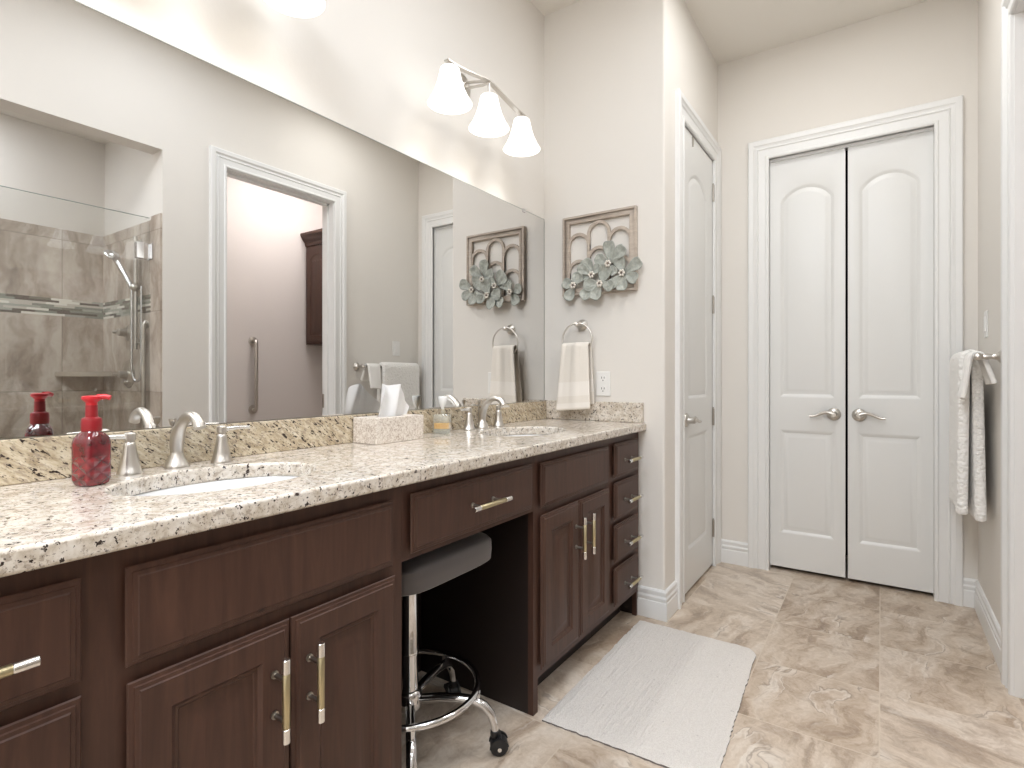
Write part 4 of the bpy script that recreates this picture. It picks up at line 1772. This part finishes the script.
random.seed(2)
grid = [[rug_pt(i / nu, j / nv, True) for j in range(nv + 1)] for i in range(nu + 1)]
vt = [[mb.bm.verts.new(p) for p in r_] for r_ in grid]
vb = [[mb.bm.verts.new((p[0], p[1], 0.0008)) for p in r_] for r_ in grid]
for i in range(nu):
    for j in range(nv):
        mb._face([vt[i][j], vt[i + 1][j], vt[i + 1][j + 1], vt[i][j + 1]], 0)
border = [(i, 0) for i in range(nu)] + [(nu, j) for j in range(nv)] + [(i, nv) for i in range(nu, 0, -1)] + [(0, j) for j in range(nv, 0, -1)]
for k in range(len(border)):
    a, b_ = border[k], border[(k + 1) % len(border)]
    mb._face([vt[a[0]][a[1]], vt[b_[0]][b_[1]], vb[b_[0]][b_[1]], vb[a[0]][a[1]]], 1)
mb._face([vb[i][j] for i, j in reversed(border)], 1)
tag(mb.build('bath_rug', [RUG, RUGEDGE], None, 60), 'white ribbed cotton rug on the tile floor in front of the vanity', 'rug')

# ------------------------------------------------------------------ shower (seen in the mirror)
t = thing('shower_glass', (XI, 0.5, 0.1), 'frameless clear shower glass panel hinged to the tiled wall, in the mirror', 'shower glass')
mb = MB()
mb.box(XI - 0.004, XI + 0.004, SY0 + 0.02, YS - 0.016, 0.104, 1.993)
pane = mb.build('pane', GLASS, t, None)
mb = MB()
mb.box(XI - 0.004, XI + 0.004, SY0 + 0.02, YS - 0.016, 1.9932, 1.9955)
mb.build('polished_edge', simple('glass_edge_green', (0.30, 0.36, 0.33, 1), 0.2), pane, None)
for z in (1.805, 0.35):
    mb = MB()
    mb.box(XI - 0.016, XI + 0.016, YS - 0.085, YS - 0.028, z - 0.045, z + 0.045)
    mb.box(XI - 0.006, XI + 0.006, YS - 0.030, YS - 0.015, z - 0.040, z + 0.040)
    mb.box(XI - 0.028, XI + 0.028, YS - 0.0165, YS - 0.0105, z - 0.045, z + 0.045)
    mb.build('hinge', CHROME, t, None, 0.002)

t = thing('shower_slide_bar', (0.72, YS, 1.4), 'nickel shower slide bar with hand shower and looping hose, in the mirror', 'shower set')
SBX, SBY = 0.63, YS - 0.036
mb = MB()
mb.tube([(SBX, SBY, 1.262), (SBX, SBY, 1.905)], 0.010, 14)
for z in (1.30, 1.875):
    mb.tube([(SBX, SBY, z), (SBX, YS - 0.012, z)], 0.009, 12)
    mb.lathe([(0.020, -0.010), (0.020, -0.016), (0.010, -0.022)], (SBX, YS, z), 'y', 18)
mb.build('rail', NICKEL, t, 40)
mb = MB()
mb.sphere((SBX + 0.0, SBY - 0.004, 1.615), 0.024, 14)
mb.build('slider', NICKEL, t, 60)
mb = MB()
mb.tube([(SBX + 0.008, SBY - 0.016, 1.612), (SBX + 0.055, SBY - 0.040, 1.70), (SBX + 0.10, SBY - 0.060, 1.775)], [0.012, 0.014, 0.016], 12)
hd = Vector((0.5, -0.45, -0.75)).normalized()
cc = Vector((SBX + 0.115, SBY - 0.070, 1.795))
aa = hd.cross(Vector((0, 0, 1))).normalized()
bb = hd.cross(aa)
mb.rings([[tuple(cc + hd * w + aa * r_ * cos(q) + bb * r_ * sin(q)) for q in [2 * pi * k / 22 for k in range(22)]] for r_, w in ((0.016, -0.03), (0.044, -0.008), (0.048, 0.008), (0.042, 0.012))])
mb.build('hand_shower', CHROME, t, 40)
mb = MB()
hose = [(SBX, SBY - 0.004, 1.60 - 0.46 * k / 12) for k in range(13)]
hose = [(p[0] + 0.004, p[1] - 0.014, p[2]) for p in hose]
for k in range(1, 12):
    q_ = pi * k / 12
    hose.append((SBX + 0.004 - 0.024 * (1 - cos(q_)), SBY - 0.014 + 0.0125 * (1 - cos(q_)), 1.14 - 0.06 * sin(q_)))
for k in range(13):
    hose.append((SBX - 0.046, SBY + 0.011, 1.14 + 0.48 * k / 12))
mb.tube(hose, 0.0068, 10)
mb.build('hose', CHROME, t, 60)


def valve(x, z, r, label, lev):
    t = thing('shower_valve', (x, YS, z), label, 'shower valve', None)
    mb = MB()
    mb.lathe([(r, -0.010), (r, -0.014), (r * 0.8, -0.019), (0.024, -0.024), (0.020, -0.055), (0.022, -0.062), (0.014, -0.068)], (x, YS, z), 'y', 30)
    mb.build('plate', NICKEL, t, 40)
    mb = MB()
    mb.tube([(x + 0.005, YS - 0.055, z), (x + lev * 0.5, YS - 0.062, z + 0.004), (x + lev, YS - 0.066, z + 0.003)], [0.009, 0.008, 0.010], 12)
    mb.build('lever', NICKEL, t, 40)
    return t


valve(0.79, 1.365, 0.046, 'small round nickel shower valve, upper of the two in the mirror', 0.05)
v2 = valve(0.785, 1.12, 0.080, 'large round nickel shower valve below the small one, in the mirror', 0.06)
mb = MB()
mb.lathe([(0.012, -0.019), (0.012, -0.040), (0.006, -0.044)], (0.785, YS, 1.075), 'y', 16)
mb.build('diverter_knob', NICKEL, v2, 40)

t = thing('corner_shelf', (1.0, YS, 1.12), 'beige stone corner shelf inside the shower, in the mirror', 'shelf')
mb = MB()
xs0, ys0 = XS - 0.011, YS - 0.011
pts_ = [(xs0, ys0), (xs0 - 0.25, ys0)] + [(xs0 - 0.25 * cos(a), ys0 - 0.24 * sin(a)) for a in [pi / 2 * k / 12 for k in range(1, 13)]]
mb.rings([[(x, y, 1.108) for x, y in pts_], [(x, y, 1.136) for x, y in pts_]])
mb.build('slab', simple('beige_stone', rgb(176, 164, 148), 0.35), t, 40)

t = thing('grab_bar', (0.585, YS, 1.14), 'vertical nickel grab bar inside the shower beside the glass hinge, in the mirror', 'grab bar')
mb = MB()
gx = 0.545
mb.tube([(gx, YS - 0.010, 1.405), (gx, YS - 0.022, 1.415), (gx, YS - 0.029, 1.40), (gx, YS - 0.030, 1.37), (gx, YS - 0.030, 1.1), (gx, YS - 0.030, 0.85), (gx, YS - 0.029, 0.82), (gx, YS - 0.022, 0.805), (gx, YS - 0.010, 0.815)], 0.010, 14)
mb.build('rail', NICKEL, t, 60)
for z in (1.40, 0.82):
    mb = MB()
    mb.lathe([(0.020, -0.010), (0.020, -0.013), (0.012, -0.016)], (gx, YS, z), 'y', 24)
    mb.build('flange', NICKEL, t, 40)

# ------------------------------------------------------------------ toilet room (seen in the mirror)
t = thing('grab_bar', (XW, 2.575, 1.12), 'vertical nickel grab bar on the toilet room wall, through the doorway in the mirror', 'grab bar')
mb = MB()
gy = 2.575
mb.tube([(XW - 0.004, gy, 1.405), (XW - 0.030, gy, 1.412), (XW - 0.044, gy, 1.400), (XW - 0.050, gy, 1.375), (XW - 0.050, gy, 1.1), (XW - 0.050, gy, 0.862), (XW - 0.044, gy, 0.838), (XW - 0.030, gy, 0.826), (XW - 0.004, gy, 0.832)], 0.0155, 14)
mb.build('rail', NICKEL, t, 60)
for z in (1.405, 0.832):
    mb = MB()
    mb.lathe([(0.038, 0), (0.038, -0.006), (0.022, -0.012)], (XW, gy, z), 'x', 24)
    mb.build('flange', NICKEL, t, 40)

CXa, CXb, CYf = 0.78, XW - 0.001, 3.085
t = thing('wall_cabinet', (1.14, YC, 1.4), 'dark brown wall cabinet with crown moulding in the toilet room, in the mirror', 'cabinet')
mb = MB()
mb.box(CXa, CXb, CYf + 0.002, YC - 0.001, 1.399, 2.30)
mb.build('body', WOOD, t, None, 0.002)
mb = MB()
crown = [(0.0, 2.300), (0.006, 2.300), (0.012, 2.330), (0.036, 2.356), (0.052, 2.385), (0.058, 2.390), (0.058, 2.412), (0.0, 2.412)]
loops = []
for d_, z in crown:
    loops.append([(CXb, CYf - d_, z), (CXa - d_, CYf - d_, z), (CXa - d_, YC - 0.001, z)])
mb.rings(loops + [[(CXb, YC - 0.001, 2.412), (CXa, YC - 0.001, 2.412), (CXa, YC - 0.001, 2.412)]], False, False, False)
mb.build('crown', WOOD, t, 30)
MWC = lambda u, v, w: (-u, CYf - w, v)
mid = (CXa + CXb) / 2
for a, b_ in ((mid + 0.002, CXb - 0.03), (CXa + 0.03, mid - 0.002)):
    mb = MB()
    slab_front(mb, -b_, -a, 1.42, 2.28, 0.018, MWC, [arch(-b_ + 0.055, -a - 0.055, 1.475, 2.17, 2.215)], [(0.004, -0.003), (0.008, -0.007), (0.018, -0.008), (0.04, -0.002)])
    mb.build('door', WOOD, t, 25)
